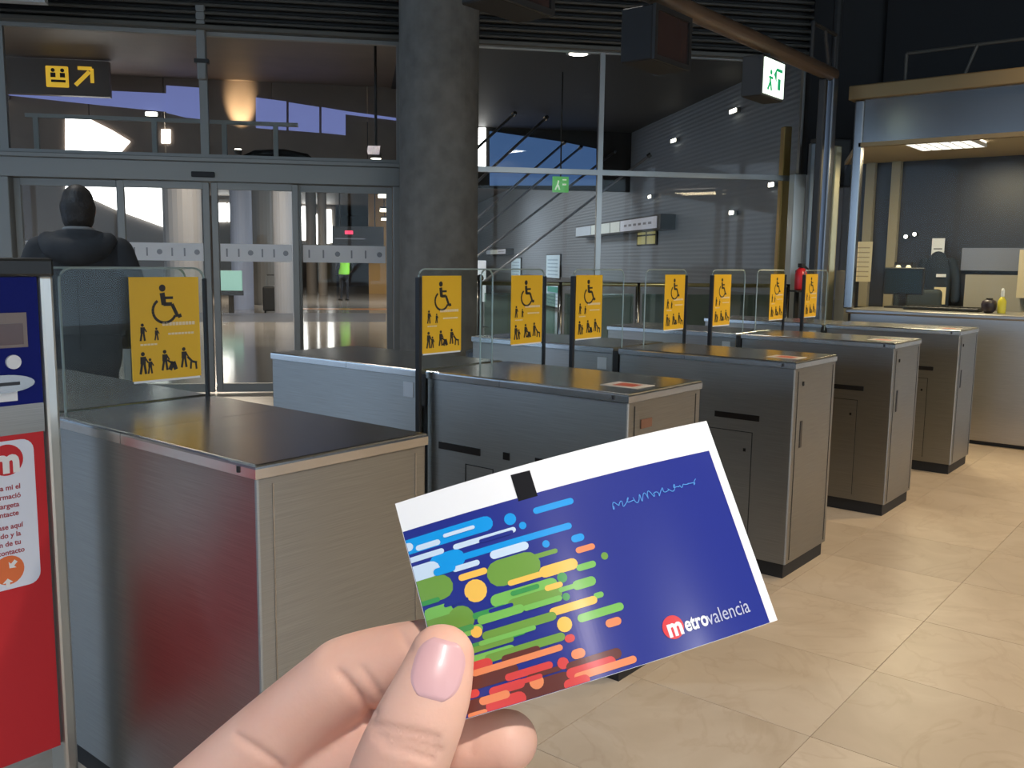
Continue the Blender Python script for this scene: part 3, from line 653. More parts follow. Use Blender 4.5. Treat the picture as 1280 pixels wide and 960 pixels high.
# small things in the booth
def lay(name, label, cat, x, y, q, fn, z=1.06, group=None):
    P = on_q(x, y, q); t_ = thing(name, label, cat, (q, P.y, z), 0, group); fn(t_); return t_
def f_bottle(t_):
    MB().lathe((0, 0, 0), [(.03, 0), (.032, .01), (.032, .10), (.02, .12), (.012, .135)], mat('bottle_yellow', (.65, .55, .05), .3), 16).obj('bottle_body', t_, smooth=True)
    MB().lathe((0, 0, .135), [(.012, 0), (.014, .005), (.014, .05), (.006, .07)], WHITE, 12).obj('cap', t_)
lay('spray_bottle', 'small yellow bottle with a white cap on the booth counter', 'bottle', 1252, 385, QB+.25, f_bottle)
def f_bowl(t_): MB().lathe((0, 0, 0), [(.03, 0), (.055, .03), (.06, .07), (.05, .10), (.02, .11)], mat('dark_plum', (.03, .02, .03), .4), 18).obj('dispenser_body', t_, smooth=True); MB().lathe((0, 0, .10), [(.025, 0), (.025, .02)], BLACK, 12).obj('lid', t_)
lay('tape_dispenser', 'round dark desk dispenser on the booth counter beside the yellow bottle', 'dispenser', 1236, 385, QB+.25, f_bowl)
def f_keys(t_):
    MB().box((-.09, -.30, 0), (.09, .30, .03), BLACK, .006, 1).obj('keyboard_base', t_)
    m = MB()
    for i in range(4):
        for j in range(14): m.box((-.075+i*.04, -.28+j*.04, .03), (-.045+i*.04, -.25+j*.04, .037), DARK)
    m.obj('key_block', t_)
lay('keyboard', 'black keyboard on the booth counter', 'keyboard', 1178, 388, QB+.35, f_keys)
def f_paper(t_): MB().box((-.08, -.11, 0), (.08, .11, .012), WHITE).obj('paper_stack', t_); MB().box((-.03, -.04, .012), (.0, .04, .02), BLACK).obj('clip', t_)
lay('paper_pad', 'small white paper pad with a clip on the booth counter', 'paper', 1212, 382, QB+.50, f_paper, 1.06)
def f_mon(t_):
    MB().box((-.10, -.13, 0), (.10, .13, .015), BLACK).obj('foot', t_); MB().box((-.02, -.03, .015), (.02, .03, .14), BLACK).obj('stand', t_)
    MB().box((-.02, -.17, .12), (.02, .17, .36), BLACK, .008, 1).obj('housing', t_); MB().box((-.022, -.155, .135), (-.019, .155, .345), mat('monitor_dark', (.012, .02, .02), .35)).obj('screen', t_)
lay('monitor', 'dark desk monitor standing behind the booth counter', 'monitor', 1128, 380, QB+.55, f_mon)
def f_chair(t_):
    MB().tube([(0, 0, .06), (0, 0, .46)], .03, BLACK, 10).obj('column', t_)
    for a in range(5): MB().tube([(0, 0, .08), (.28*math.cos(a*1.257), .28*math.sin(a*1.257), .04)], .02, BLACK, 8).obj('leg', t_)
    MB().box((-.23, -.23, .44), (.23, .23, .52), mat('chair_dark', (.03, .04, .045), .8), .03, 2).obj('seat', t_)
    MB().box((.18, -.22, .62), (.24, .22, 1.22), mat('chair_dark'), .04, 3).obj('backrest', t_); MB().box((.19, -.03, .48), (.22, .03, .66), BLACK).obj('back_bracket', t_)
    
lay('office_chair', 'dark office chair inside the booth behind the monitor', 'chair', 1140, 350, QB+1.05, f_chair, 0)
def f_notice(t_): MB().box((-.004, -.10, 0), (.0, .10, .42), mat('lit_paper', (.8, .68, .42), .6)).obj('sheet', t_); m = MB(); [m.box((-.0055, -.075, .05+.05*i), (-.004, .075, .062+.05*i), mat('faint_ink', (.45, .36, .22), .6)) for i in range(7)]; m.obj('print', t_)
nq = QB+1.88; P = on_q(1076, 352, nq); t_ = thing('wall_notice', 'tall yellowish notice sheet on the booth mullion by the corner post', 'notice', (nq, P.y, P.z)); f_notice(t_)
P = on_q(1172, 323, nq); t_ = thing('wall_notice', 'small white notice above the navy jacket in the booth', 'notice', (nq-.01, P.y, P.z)); MB().box((-.004, -.06, 0), (0, .06, .20), WHITE).obj('sheet', t_); MB().box((-.0055, -.04, .09), (-.004, .04, .10), DARK).obj('print', t_)
P = on_q(1131, 335, nq); t_ = thing('desk_lamp', 'pair of small lit lamps on the booth wall beside the navy jacket', 'lamp', (nq-.02, P.y, P.z))
for a in (-.05, .05): MB().lathe((-.03, a, -.10), [(.04, 0), (.03, .10), (.015, .13)], mat('lamp_shade_lit', (.9, .85, .6), .5, emit=(1, .88, .6), es=.8), 14).obj('shade', t_)
MB().box((-.03, -.09, .03), (0, .09, .06), DARK).obj('bracket', t_)
for k_, (x, y) in enumerate(((1120, 293), (1134, 296), (1145, 293))):  # glowing dots stand in for ceiling lights mirrored in the glass
    P = on_q(x, y, QB+1.95); t_ = thing('reflection_dot', 'tiny glowing dot copying a ceiling light reflection on the dark booth wall', 'lamp', (QB+1.95, P.y, P.z), 0, 'reflection dots on the booth wall')
    m = MB(); m.tube([(-.05, 0, 0), (0, 0, 0)], .022, DARK, 12); m.obj('housing', t_); m = MB(); m.tube([(-.056, 0, 0), (-.049, 0, 0)], .018, LAMP, 12); m.obj('lens', t_)
P = on_q(1170, 388, nq); t_ = thing('uniform_jacket', 'navy uniform jacket with a white badge hanging on the booth wall', 'jacket', (nq-.06, P.y, 1.06))
NVJ = mat('jacket_navy', (.02, .03, .045), .85)
m = MB(); chain(m, [(0, 0, .0), (0, 0, .22), (0, 0, .40), (0, 0, .47)], [(.05, .13), (.055, .14), (.055, .15), (.04, .07)], NVJ, ref=(1, 0, 0)); m.obj('jacket_body', t_, smooth=True)
for s_ in (-1, 1): m = MB(); chain(m, [(0, s_*.13, .42), (0, s_*.18, .24), (0, s_*.185, .05)], [.045, .045, .04], NVJ); m.obj('sleeve', t_, smooth=True)
MB().box((-.066, -.10, .27), (-.055, -.01, .30), WHITE).obj('badge', t_); MB().box((-.066, -.11, .0), (-.055, .0, .17), mat('lit_paper', (.8, .68, .42), .6)).obj('paper', t_); MB().tube([(0, 0, .47), (.10, 0, .52)], .012, DARK, 6).obj('hook', t_)
# frame standing on the booth roof
rf = thing('roof_frame', 'thin dark metal frame standing on the booth roof', 'frame', (QB+.3, 2.55, 2.94))
m = MB()
for a, b in (((0, 0, 0), (0, 0, .28)), ((0, 0, .28), (0, -.95, .28)), ((0, -.95, .28), (0, -.95, 0)), ((0, -.45, 0), (0, -.55, .28))): m.tube([a, b], .014, mat('frame_olive', (.10, .095, .08), .5, .3), 8)
m.obj('frame_bars', rf)

# ================================================================== PEOPLE
def zone_mats(me, fn, mats):
    for m in mats: me.materials.append(m)
    me.polygons.foreach_set('material_index', [fn(p.center) for p in me.polygons])
def person(label, loc, rz, coat, trousers, hairm, hood=True, vest=None, scale=1.0, voxel=.014, stride=.12, group=None):
    t = thing('person', label, 'person', loc, rz, group); t.scale = (scale,)*3; D = BLACK; m = MB(); s = stride
    for sx, sy in ((-1, s), (1, -s)):
        chain(m, [(sx*.085, 0, .93), (sx*.095, sy*.55+.015, .50), (sx*.10, sy, .10)], [(.088, .092), (.062, .066), (.047, .05)], D)
        chain(m, [(sx*.10, sy-.06, .045), (sx*.105, sy+.06, .045), (sx*.11, sy+.17, .035)], [(.040, .045), (.045, .042), (.036, .028)], D)
        chain(m, [(sx*.185, 0, 1.425), (sx*.268, -.035, 1.17), (sx*.235, .11, .97), (sx*.16, .16, .94)], [(.082, .085), (.070, .072), (.055, .055), (.045, .045)], D)
    chain(m, [(0, 0, .86), (0, 0, 1.02), (0, -.005, 1.20), (0, -.01, 1.36), (0, 0, 1.455), (0, .0, 1.50)], [(.185, .135), (.19, .14), (.195, .14), (.215, .145), (.165, .11), (.085, .085)], D)
    chain(m, [(0, 0, 1.46), (0, .015, 1.57)], [(.062, .065), (.056, .06)], D)
    chain(m, [(0, .005, 1.585), (0, .012, 1.64), (0, .012, 1.69)], [(.060, .075), (.076, .096), (.066, .086)], D)
    chain(m, [(0, .095, 1.64), (0, .118, 1.625)], [.012, .014], D); chain(m, [(-.078, .0, 1.66), (-.08, -.005, 1.62)], [.014, .010], D); chain(m, [(.078, .0, 1.66), (.08, -.005, 1.62)], [.014, .010], D)
    me = fuse(m, voxel, 3)
    SK = mat('skin_tone', (.45, .27, .20), .5)
    def zone(c):
        if c.z > 1.515 and abs(c.x) < .15: return 0
        if c.z < .10: return 3
        if c.z < .80: return 2
        return 1
    zone_mats(me, zone, [SK, coat, trousers, BLACK]); b = mesh_obj('body', me, t)
    m = MB(); chain(m, [(0, -.014, 1.605), (0, -.008, 1.655), (0, .0, 1.690)], [(.080, .090), (.088, .104), (.078, .094)], D); hm = fuse(m, voxel*.7, 2)
    zone_mats(hm, lambda c: 0, [hairm]); mesh_obj('hair', hm, t)
    # face
    f = MB()
    for sx in (-1, 1): f.prism(disc(0, 0, .010, 10), BLACK, (sx*.03, .106, 1.648), (1, 0, 0), (0, 0, 1), (0, 1, 0), .004)
    f.box((-.022, .100, 1.588), (.022, .106, 1.594), mat('lip', (.35, .14, .12), .5)); f.obj('face', t)
    if hood:
        m = MB(); chain(m, [(-.15, -.06, 1.49), (-.10, -.125, 1.44), (0, -.155, 1.42), (.10, -.125, 1.44), (.15, -.06, 1.49)], [(.035, .045), (.045, .06), (.05, .07), (.045, .06), (.035, .045)], D, ref=(0, 1, 0)); chain(m, [(-.10, .02, 1.505), (-.06, -.085, 1.50), (.06, -.085, 1.50), (.10, .02, 1.505)], [.030, .042, .042, .030], D, ref=(0, 0, 1)); hm = fuse(m, voxel*.8, 3)
        zone_mats(hm, lambda c: 0, [coat]); mesh_obj('hood', hm, t)
        m = MB(); chain(m, [(-.075, .03, 1.53), (-.05, -.07, 1.545), (.05, -.07, 1.545), (.075, .03, 1.53)], [.012]*4, D, ref=(0, 0, 1)); cm = fuse(m, .006, 2); zone_mats(cm, lambda c: 0, [mat('collar_grey', (.20, .19, .18), .8)]); mesh_obj('collar', cm, t)
        z = MB(); z.box((-.003, -.157, .92), (.003, -.140, 1.33), mat('seam_dark', (.008, .008, .009), .8)); z.box((-.19, -.14, .995), (.19, -.125, 1.0), mat('seam_dark')); z.obj('back_seam', t)
    if vest:
        m = MB(); chain(m, [(0, 0, .98), (0, 0, 1.2), (0, -.01, 1.36), (0, 0, 1.45)], [(.20, .15), (.205, .15), (.225, .155), (.17, .12)], D); vm = fuse(m, voxel, 2); zone_mats(vm, lambda c: 0, [vest]); mesh_obj('vest', vm, t)
    return t
CLOTH = mat('charcoal_jacket', rough=.85, fn=fn_noise((.016, .0165, .018), (.030, .030, .032), 9, 4, .3))
TROU = mat('dark_trousers', (.02, .021, .026), .9)
HAIR = mat('dark_hair', rough=.6, fn=fn_noise((.008, .006, .005), (.02, .014, .010), 60, 3, .4))
person('person in a charcoal hooded jacket walking through the gates towards the sliding doors', (2.36, 4.93, 0), HA+.12, CLOTH, TROU, HAIR, scale=1.015)

# ================================================================== CARD IN THE HAND
CW, CHt, CB = .0856, .054, .007
_k = Vector((.284, -.159, .265)); _t = _k.length; _k.normalize()
_K = Matrix(((0, -_k.z, _k.y), (_k.z, 0, -_k.x), (-_k.y, _k.x, 0)))
CR = Matrix.Identity(3) + _K*math.sin(_t) + (_K @ _K)*(1-math.cos(_t)); CT = Vector((.019, -.045, .231))
def bend(x): return CB*(1-(2*x/CW)**2)
def card_w(x, y, off=0.0): P = CT + CR @ Vector((x, y, -bend(x)-off)); return c2w(P.x, P.y, P.z)
def card_l(px, py):
    d = Vector(((px-640)/F, -(py-480)/F, 1)); n = CR.col[2]; b = 0
    for _ in range(12):
        o = CT - n*b; P = d*(n.dot(o)/n.dot(d)); l = CR.transposed() @ (P-CT); b = bend(l.x)
    return l.x, l.y
CORG = card_w(0, 0)
tc = thing('transit_card', 'blue transit ticket printed with coloured stripes held in the hand', 'ticket', CORG)
def strips(poly, step=.001):
    """cut a convex polygon into narrow x strips so that it follows the bend"""
    def clip(P, x, keep):
        out = []
        for a, b in zip(P, P[1:]+P[:1]):
            ia, ib = keep*(a[0]-x) >= 0, keep*(b[0]-x) >= 0
            if ia: out.append(a)
            if ia != ib: t = (x-a[0])/(b[0]-a[0]); out.append((x, a[1]+(b[1]-a[1])*t))
        return out
    lo, hi = min(p[0] for p in poly), max(p[0] for p in poly); k0, k1 = math.floor(lo/step), math.floor(hi/step)
    for k in range(k0, k1+1):
        P = clip(clip(poly, k*step, 1), (k+1)*step, -1)
        if len(P) > 2: yield P
def print_poly(mb, poly, m, off):
    for P in strips(poly): mb.add([card_w(x, y, off)-CORG for x, y in P], [list(range(len(P)))], m)
CWH = mat('card_white', (.90, .90, .90), .35, coat=.3)
m = MB(); nx = 28
for side, off in ((0, .00012), (1, -.00012)):
    vs = [card_w(-CW/2+CW*i/nx, y, off)-CORG for i in range(nx+1) for y in (-CHt/2, CHt/2)]; m.add(vs, [(2*i, 2*i+1, 2*i+3, 2*i+2) for i in range(nx)], CWH)
n2 = 2*(nx+1)
e = [2*i for i in range(nx+1)] + [2*i+1 for i in range(nx, -1, -1)]
m.add([], [], CWH); base = m.f; m.f += [[e[i], e[(i+1) % len(e)], e[(i+1) % len(e)]+n2, e[i]+n2] for i in range(len(e))]; m.m += [0]*len(e)
m.obj('card_stock', tc)
def CM(n, c): return mat('ink_'+n, c, .30, coat=.55)
NAVY, CYAN, PALE, GRE, LGR, DGR, YEO, ORA, REDI, BRN = (CM('navy', (.016, .028, .25)), CM('cyan', (.004, .33, .80)), CM('pale', (.62, .76, .90)), CM('green', (.17, .35, .055)), CM('light_green', (.20, .52, .10)),
    CM('deep_green', (.05, .32, .08)), CM('yellow', (.95, .56, .10)), CM('orange', (.85, .27, .11)), CM('red', (.70, .06, .055)), CM('brown', (.13, .03, .022)))
m = MB()
def lc(px, py): return card_l(px, py)
a, b = lc(507, 664), lc(888, 563)
xr = lc(923, 668)[0]
print_poly(m, [(-CW/2+.0001, -CHt/2+.0001), (xr, -CHt/2+.0001), (xr, b[1]), (-CW/2+.0001, a[1])], NAVY, .00018)
q = [lc(638, 594), lc(662, 588), lc(672, 620), lc(648, 627)]
print_poly(m, q, mat('ink_black', (.010, .010, .012), .6, spec=.1), .00019)
m.obj('printed_ground', tc)
C_, P_, G_, L_g, D_, Y_, O_, R_, B_, NV = CYAN, PALE, GRE, LGR, DGR, YEO, ORA, REDI, BRN, NAVY
BARS = [  # px x0,y0,x1,y1,width,ink ; printed in this order
 (500,682,611,659,16,C_),(557,664,597,654,8,C_),(669,639,714,626,7,C_),(637,649,638,649,13,C_),(653,657,653.5,657,8,C_),(569,685,642,661,6,P_),(577,696,712,658,7,C_),
 (522,685,548,678,6,P_),(500,687,513,684,9,P_),(545,706,573,697,20,C_),(508,701,553,690,6,P_),(616,694,657,682,9,P_),(717,674,727,671,8,C_),(682,680,682.5,680,8,C_),(722,688,741,683,6.5,O_),
 (755,695,756,695,8,G_),(660,698,695,689,5,G_),(506,722,543,712,18,P_),(568,712,597,703,6,P_),(576,723,606,713,7,Y_),
 (620,718,664,705,28,G_),(679,716,717,704,12,Y_),(637,729,682,716,6,Y_),(723,710,742,705,7,L_g),(702,722,703,722,11,D_),(513,744,556,734,26,G_),(594,738.5,595,738.5,24,Y_),
 (618,750,692,731,13,L_g),(640,757,697,741,14,G_),(719,731,741,727,10,L_g),(700,737,725,731,5,L_g),(683,735,701,731,6,Y_),(707,746,708,746,8,D_),(744,745,752,743,6,L_g),
 (535,770,560,764,16,L_g),(576,774,577,774,28,G_),(530,786,572,778,18,G_),(593,769,631,761,7,D_),(600,774,652,762,9,L_g),(690,765,743,750,8.5,Y_),(725,773,776,758,8.5,L_g),(760,779.5,773,776,8.5,O_),
 (606,794,692,771,9,G_),(560,796,600,786,9,L_g),(595,790,596,790,12,Y_),(705,780.5,706,780.5,16,Y_),(589,806,655,792,6,D_),(586,813,640,800,6,G_),(709,799,715,797,8,R_),
 (580,828,640,812,9,L_g),(609,822,703,797,8.5,G_),(630,824,672,812,8,B_),(592,834,611,829,11,R_),(588,852,641,838,17,B_),(592,840,701,811,6.5,O_),(634,846,688,832,7.5,R_),(645,868,709,852,19,B_),
 (615,865,652,854,9,R_),(585,886,607,878,14,B_),(588,868,596,866,8,R_),(670,852,671,852,15,O_),(613,883,652,873,14,R_),(602,876,634,868,8,O_),(587,895,607,889,5,O_),
 (640,742,672,733,5,D_),(520,757,548,750,5,D_),(556,756,584,750,4,NV),(612,763,640,757,4,NV),(566,790,590,784,6,D_),(600,803,668,786,5,L_g),(656,760,700,748,6,L_g),(545,716,566,709,8,C_),(600,676,640,666,4,NV),(555,669,592,660,4,P_),(660,846,700,836,5,B_),(628,858,676,846,5,R_),
 (718,819,727,815,10,O_),(703,829,704,829,12,R_),(712,835,772,816,11,B_),(712,842,765,827,11,R_),(720,844,793,826,7.5,O_),(709,856,733,850,11,R_)]
m = MB()
for k_, (x0, y0, x1, y1, wd, ink) in enumerate(BARS):
    A, B = lc(x0, y0), lc(x1, y1); r = wd/2*1.17*.222/F; y = (A[1]+B[1])/2
    xa, xb = min(A[0], B[0])+r*.3, max(A[0], B[0])-r*.3
    if xb < xa: xa = xb = (A[0]+B[0])/2
    P = [(max(-CW/2+.0002, min(xr, X)), max(-CHt/2+.0002, Y)) for X, Y in capsule(xa, xb, y, r)]
    print_poly(m, P, ink, .0002+k_*.0000025)
m.obj('printed_stripes', tc)
# lettering and logo
m = MB()
def ctext(body, size, px, py, ink, bold=0.0, align='LEFT', sx=1.0, rot=0.0):
    vs, fs = text2d(body, size, align, bold); ox, oy = lc(px, py); c, s = math.cos(rot), math.sin(rot)
    m.add([card_w(ox+(x*c*sx-y*s), oy+(x*s*sx+y*c), .00040)-CORG for x, y in vs], fs, ink)
ox, oy = lc(841, 784); print_poly(m, disc(ox, oy, .0028, 28), CM('logo_red', (.72, .03, .04)), .00037)
IW = CM('white', (.85, .85, .88)); IG = CM('grey_white', (.50, .52, .68))
ctext('m', .0060, 833.5, 787.5, IW, .00022, sx=.9); ctext('etro', .0050, 855, 782, IW, .00014, sx=.74)
m.obj('logo', tc); m = MB(); ctext('valencia', .0050, 883, 774, IG, 0.0, sx=.80); m.obj('logo_word', tc); m = MB()
LBI = CM('light_blue', (.09, .30, .72))
sq = []
for i in range(150):
    t_ = i/149; x_, y_ = 764+106*t_, 633-31*t_; a_ = 6.5*(.45+.55*math.sin(2.3*t_*9+math.sin(i*.17)*2))*math.sin(i*.62+.8*math.sin(i*.11)); sq.append((x_+2.6*math.sin(i*.62+1.2)*math.cos(i*.09), y_+a_*.8))
for P_s in stroke([lc(*p) for p in sq], .00022): m.add([card_w(x, y, .0004)-CORG for x, y in P_s], [(0, 1, 2, 3)], LBI)
m.obj('handwritten_line', tc)

# ================================================================== HAND
def fn_skin(nt, b):
    v = coords(nt); n = N(nt, 'ShaderNodeTexNoise'); n.inputs['Scale'].default_value = 45; n.inputs['Detail'].default_value = 5; nt.links.new(v, n.inputs['Vector'])
    nt.links.new(ramp(nt, n.outputs[0], [(.3, (.78, .43, .32)), (.55, (.82, .49, .375)), (.75, (.84, .53, .42))]), b.inputs['Base Color'])
    n2 = N(nt, 'ShaderNodeTexNoise'); n2.inputs['Scale'].default_value = 900; n2.inputs['Detail'].default_value = 3; nt.links.new(v, n2.inputs['Vector'])
    bp = N(nt, 'ShaderNodeBump'); bp.inputs['Strength'].default_value = .12; bp.inputs['Distance'].default_value = .0005; nt.links.new(n2.outputs[0], bp.inputs['Height']); nt.links.new(bp.outputs[0], b.inputs['Normal'])
    b.inputs['Subsurface Weight'].default_value = .12; b.inputs['Subsurface Radius'].default_value = (.004, .0015, .0008); b.inputs['Subsurface Scale'].default_value = 1.0
SKIN = mat('hand_skin', rough=.52, fn=fn_skin)
HORG = c2w(*pd(300, 1100, .26))
hm = MB()
def limb(L, ref=None, caps=(True, True), sub=6):
    pts = [c2w(*pd(x, y, d))-HORG for x, y, d, *_ in L]; chain(hm, pts, [(l[3]/1000, (l[4] if len(l) > 4 else l[3])/1000) for l in L], SKIN, ref=ref or RT, sub=sub, seg=20, caps=caps)
WR = (-60, 1330, .30)
limb([(235, 1015, .262, 12.5), (330, 934, .250, 12.0), (415, 862, .2395, 10.9), (440, 844, .2375, 10.6), (505, 820, .2335, 8.6), (590, 803, .2285, 6.9)], UP)          # index
limb([(255, 1112, .268, 12), (425, 955, .247, 11.4), (535, 932, .2355, 9.4), (634, 926, .2255, 7.6)], UP)          # middle
limb([(285, 1205, .272, 11.5), (430, 1085, .253, 9.8), (525, 1050, .238, 8.2), (605, 1040, .229, 7.2)], UP)       # ring
limb([(320, 1290, .272, 10), (430, 1190, .257, 8.2), (510, 1160, .244, 7.2), (575, 1150, .236, 6.4)], UP)         # little
limb([(300, 1240, .252, 16), (440, 1095, .225, 12.8), (508, 938, .2095, 10.8, 9.5), (538, 868, .2075, 9.3, 7.8), (553, 818, .2105, 7.6, 6.2)])   # thumb
for x, y, d, r in ((235, 1015, .262, 13), (255, 1112, .268, 13), (285, 1205, .272, 12.5), (320, 1290, .272, 12)): limb([(*WR, 17), ((x+WR[0])/2, (y+WR[1])/2, (d+WR[2])/2, 14), (x, y, d, r)], UP)
limb([(*WR, 19), (130, 1330, .275, 19), (300, 1240, .252, 16)], UP)                                             # ball of the thumb
limb([(250, 1080, .258, 12), (340, 1120, .245, 11), (420, 1110, .230, 10.5)], UP); limb([(180, 1180, .275, 15), (300, 1180, .262, 13)], UP)
fa = [c2w(*pd(*WR))-HORG, c2w(-.27, -.33, .235)-HORG, c2w(-.36, -.46, .12)-HORG]
chain(hm, fa, [(.020, .028), (.027, .032), (.038, .040)], SKIN, ref=FW, seg=20)
hme = fuse(hm, .0010, 5, .5)
# creases pressed into the camera-side skin
CRE = [((466, 906), (545, 924), .0009, .0009), ((470, 919), (548, 938), .0009, .0009), ((480, 932), (540, 949), .0008, .0009), ((424, 842), (464, 890), .0012, .0013), ((452, 836), (474, 868), .0007, .0010),
       ((296, 921), (352, 958), .0008, .0012), ((500, 790), (512, 812), .0005, .0010), ((592, 895), (588, 940), .0004, .0012)]
nrm = [v.normal.copy() for v in hme.vertices]
for v, n in zip(hme.vertices, nrm):
    P = v.co + HORG - CAM; z = P.dot(FW)
    if z <= .05: continue
    px, py = 640 + F*P.dot(RT)/z, 480 - F*P.dot(UP)/z
    if not (250 < px < 700 and 760 < py < 1000) or n.dot(P) > 0: continue
    for (ax, ay), (bx, by), dep, sg in CRE:
        dx, dy = bx-ax, by-ay; L = dx*dx+dy*dy; t_ = max(0, min(1, ((px-ax)*dx+(py-ay)*dy)/L)); d = math.hypot(px-ax-t_*dx, py-ay-t_*dy)*z/F
        if d < 3*sg: v.co -= n*dep*math.exp(-(d/sg)**2)
hme.materials.append(SKIN)
hand = thing('hand', 'left hand reaching in and pinching the transit ticket between thumb and index finger', 'hand', HORG)
mesh_obj('hand_skin', hme, hand)
from mathutils.bvhtree import BVHTree
bvh = BVHTree.FromPolygons([v.co.copy() for v in hme.vertices], [list(p.vertices) for p in hme.polygons])
NAILM = mat('thumb_nail', (.70, .41, .42), .38, coat=.08)
m = MB(); nu, nv = 18, 18; A, B = Vector((537, 876)), Vector((558, 798)); ax = (B-A); pr = Vector((-ax.y, ax.x)).normalized()
grid = []
for i in range(nu+1):
    s_ = i/nu; hw = 34*(1 - (abs(s_-.5)*2)**3.2*.62)
    row = []
    for j in range(nv+1):
        c_ = A + ax*s_ + pr*hw*(2*j/nv-1)*-1; d_ = (FW + RT*((c_.x-640)/F) - UP*((c_.y-480)/F)).normalized()
        hit = bvh.ray_cast(CAM-HORG, d_); P = hit[0] if hit[0] is not None else (row[-1] if row else c2w(*pd(c_.x, c_.y, .203))-HORG)
        ed = max(abs(2*j/nv-1), abs(s_-.5)*2); row.append(P - d_*(.00035 if ed < .93 else -.0003))
    grid.append(row)
m.add([p for r in grid for p in r], [(i*(nv+1)+j, i*(nv+1)+j+1, (i+1)*(nv+1)+j+1, (i+1)*(nv+1)+j) for i in range(nu) for j in range(nv)], NAILM)
nl = m.obj('thumbnail', hand, smooth=True); nl['label'] = 'pink thumbnail'
# sleeve further up the arm
m = MB(); P = [c2w(-.275, -.335, .228)-HORG, c2w(-.37, -.475, .11)-HORG, c2w(-.42, -.62, .02)-HORG]
chain(m, P, [.042, .052, .06], mat('sleeve_grey', (.08, .085, .10), .9), ref=FW, seg=20, caps=(False, True)); m.obj('sleeve', hand, smooth=True)

# ================================================================== CONCOURSE AND SIDE PASSAGE
def hthing(name, label, cat, u, v, z=0.0, group=None): return thing(name, label, cat, hall(u, v, z), HA, group)
# recessed downlights of the concourse ceiling
for x, y, wt in ((411, 113, 160), (723, 65, 18)):
    P = on_z(x, y, 4.295); l = thing('downlight', 'round recessed downlight in the concourse ceiling', 'ceiling light', (P.x, P.y, 4.27), 0, 'concourse downlights')
    MB().lathe((0, 0, 0), [(.17, 0), (.17, .03)], ALU2, 24).obj('ring', l); MB().lathe((0, 0, -.004), [(.13, 0), (.13, .01)], LAMP, 24).obj('lens', l); spot('lamp', (0, 0, -.05), wt, (1, .85, .65), 150, .1, l)
for k_, (x, y) in enumerate(((190, 143), (3, 121), (238, 75))):
    u, z = on_v(x, y, BV-.02); l = hthing('wall_lamp', 'small oval lamp set in the brown soffit wall', 'lamp', u, BV-.02, z, 'soffit lamps')
    MB().box((-.11, -.04, -.04), (.11, .015, .04), ALU2, .02, 2).obj('housing', l); MB().box((-.09, -.05, -.03), (.09, -.035, .03), LAMP if k_ < 2 else WHITE, .012, 2).obj('lens', l)
for k_, (x, y) in enumerate(((845, 176), (920, 139), (815, 246), (918, 266), (968, 231))):
    v, z = on_u(x, y, GW-.02); l = hthing('wall_lamp', 'small oblong lamp fixed to the grey ribbed wall', 'lamp', GW-.02, v, z, 'lamps on the ribbed wall')
    s_ = .16 if y < 200 else .10
    MB().box((-.05, -s_, -.035), (.015, s_, .035), ALU2, .015, 2).obj('housing', l); MB().box((-.062, -s_*.8, -.028), (-.048, s_*.8, .028), LAMP, .01, 2).obj('lens', l)
# concourse lighting: added linear luminaires, hidden from view
for k_, (u, v, wt, c_) in enumerate(((-2.6, 20.5, 300, (1, .84, .66)), (-4.6, 32, 420, (1, .86, .7)), (1.6, 22, 190, (.85, .93, 1)), (2.6, 31, 300, (.88, .94, 1)), (-12, 19, 260, (.9, .95, 1)))):
    l = hthing('added_luminaire', 'unseen long flat luminaire added on the concourse ceiling', 'ceiling light', u, v, 4.20, 'added concourse luminaires')
    MB().box((-.10, -1.0, .02), (.10, 1.0, .10), ALU2).obj('housing', l); area('lamp', (0, 0, .0), .18, 1.9, wt, c_, l)
# row of bright ceiling lights running away behind the right-hand door
for k_, y in enumerate((246, 264, 275, 284, 291, 297)):
    P = on_z(479+k_*.8, y, 3.05); l = thing('strip_light', 'warm square strip light in the row leading away behind the doors', 'ceiling light', (P.x, P.y, 3.05), HA, 'receding row of strip lights')
    MB().box((-.12, -.5, 0), (.12, .5, .06), LAMPS).obj('lens', l); MB().box((-.14, -.52, .06), (.14, .52, .12), DARK).obj('housing', l); MB().tube([(0, 0, .12), (0, 0, 1.25)], .015, DARK, 6).obj('hanger', l)
# airport sign with arrow
u, z = on_v(58, 105, BV-1.2); sg = hthing('airport_sign', 'dark hanging sign with a yellow pictogram square and yellow arrow', 'sign', u, BV-1.2, z-.10)
k1 = (on_v(85, 80, BV-1.2)[0]-u)/27
MB().box((-1.2, 0, -.05), (k1*27*2+.35-.1, .12, .46), mat('sign_charcoal', (.13, .10, .085), .6)).obj('panel', sg)
SY = mat('sign_yellow_lit', (.8, .5, .02), .5, emit=(.85, .52, .05), es=.55)
MB().box((0, -.012, .06), (k1*27, .002, .06+k1*26), SY, .01, 1).obj('pictogram_square', sg)
m = MB(); o_ = k1*35
for s in stroke([(o_, .10), (o_+.20, .30)], .055) + stroke([(o_+.04, .345), (o_+.235, .345), (o_+.235, .14)], .05): m.prism(s, SY, (0, -.003, 0), (1, 0, 0), (0, 0, 1), (0, -1, 0), .008)
m.obj('arrow', sg)
m = MB()
for x in (.10, .23): m.prism(disc(x, .30, .028), INK, (0, -.0125, 0), (1, 0, 0), (0, 0, 1), (0, -1, 0), .002); m.box((x-.035, -.0145, .20), (x+.035, -.0125, .265), INK)
m.box((.07, -.0145, .13), (.27, -.0125, .165), INK); m.obj('pictogram', sg)
for x in (-.8, .5): MB().tube([(x, .06, .46), (x, .06, 4.29-z+.10)], .015, DARK, 8).obj('hanger', sg)
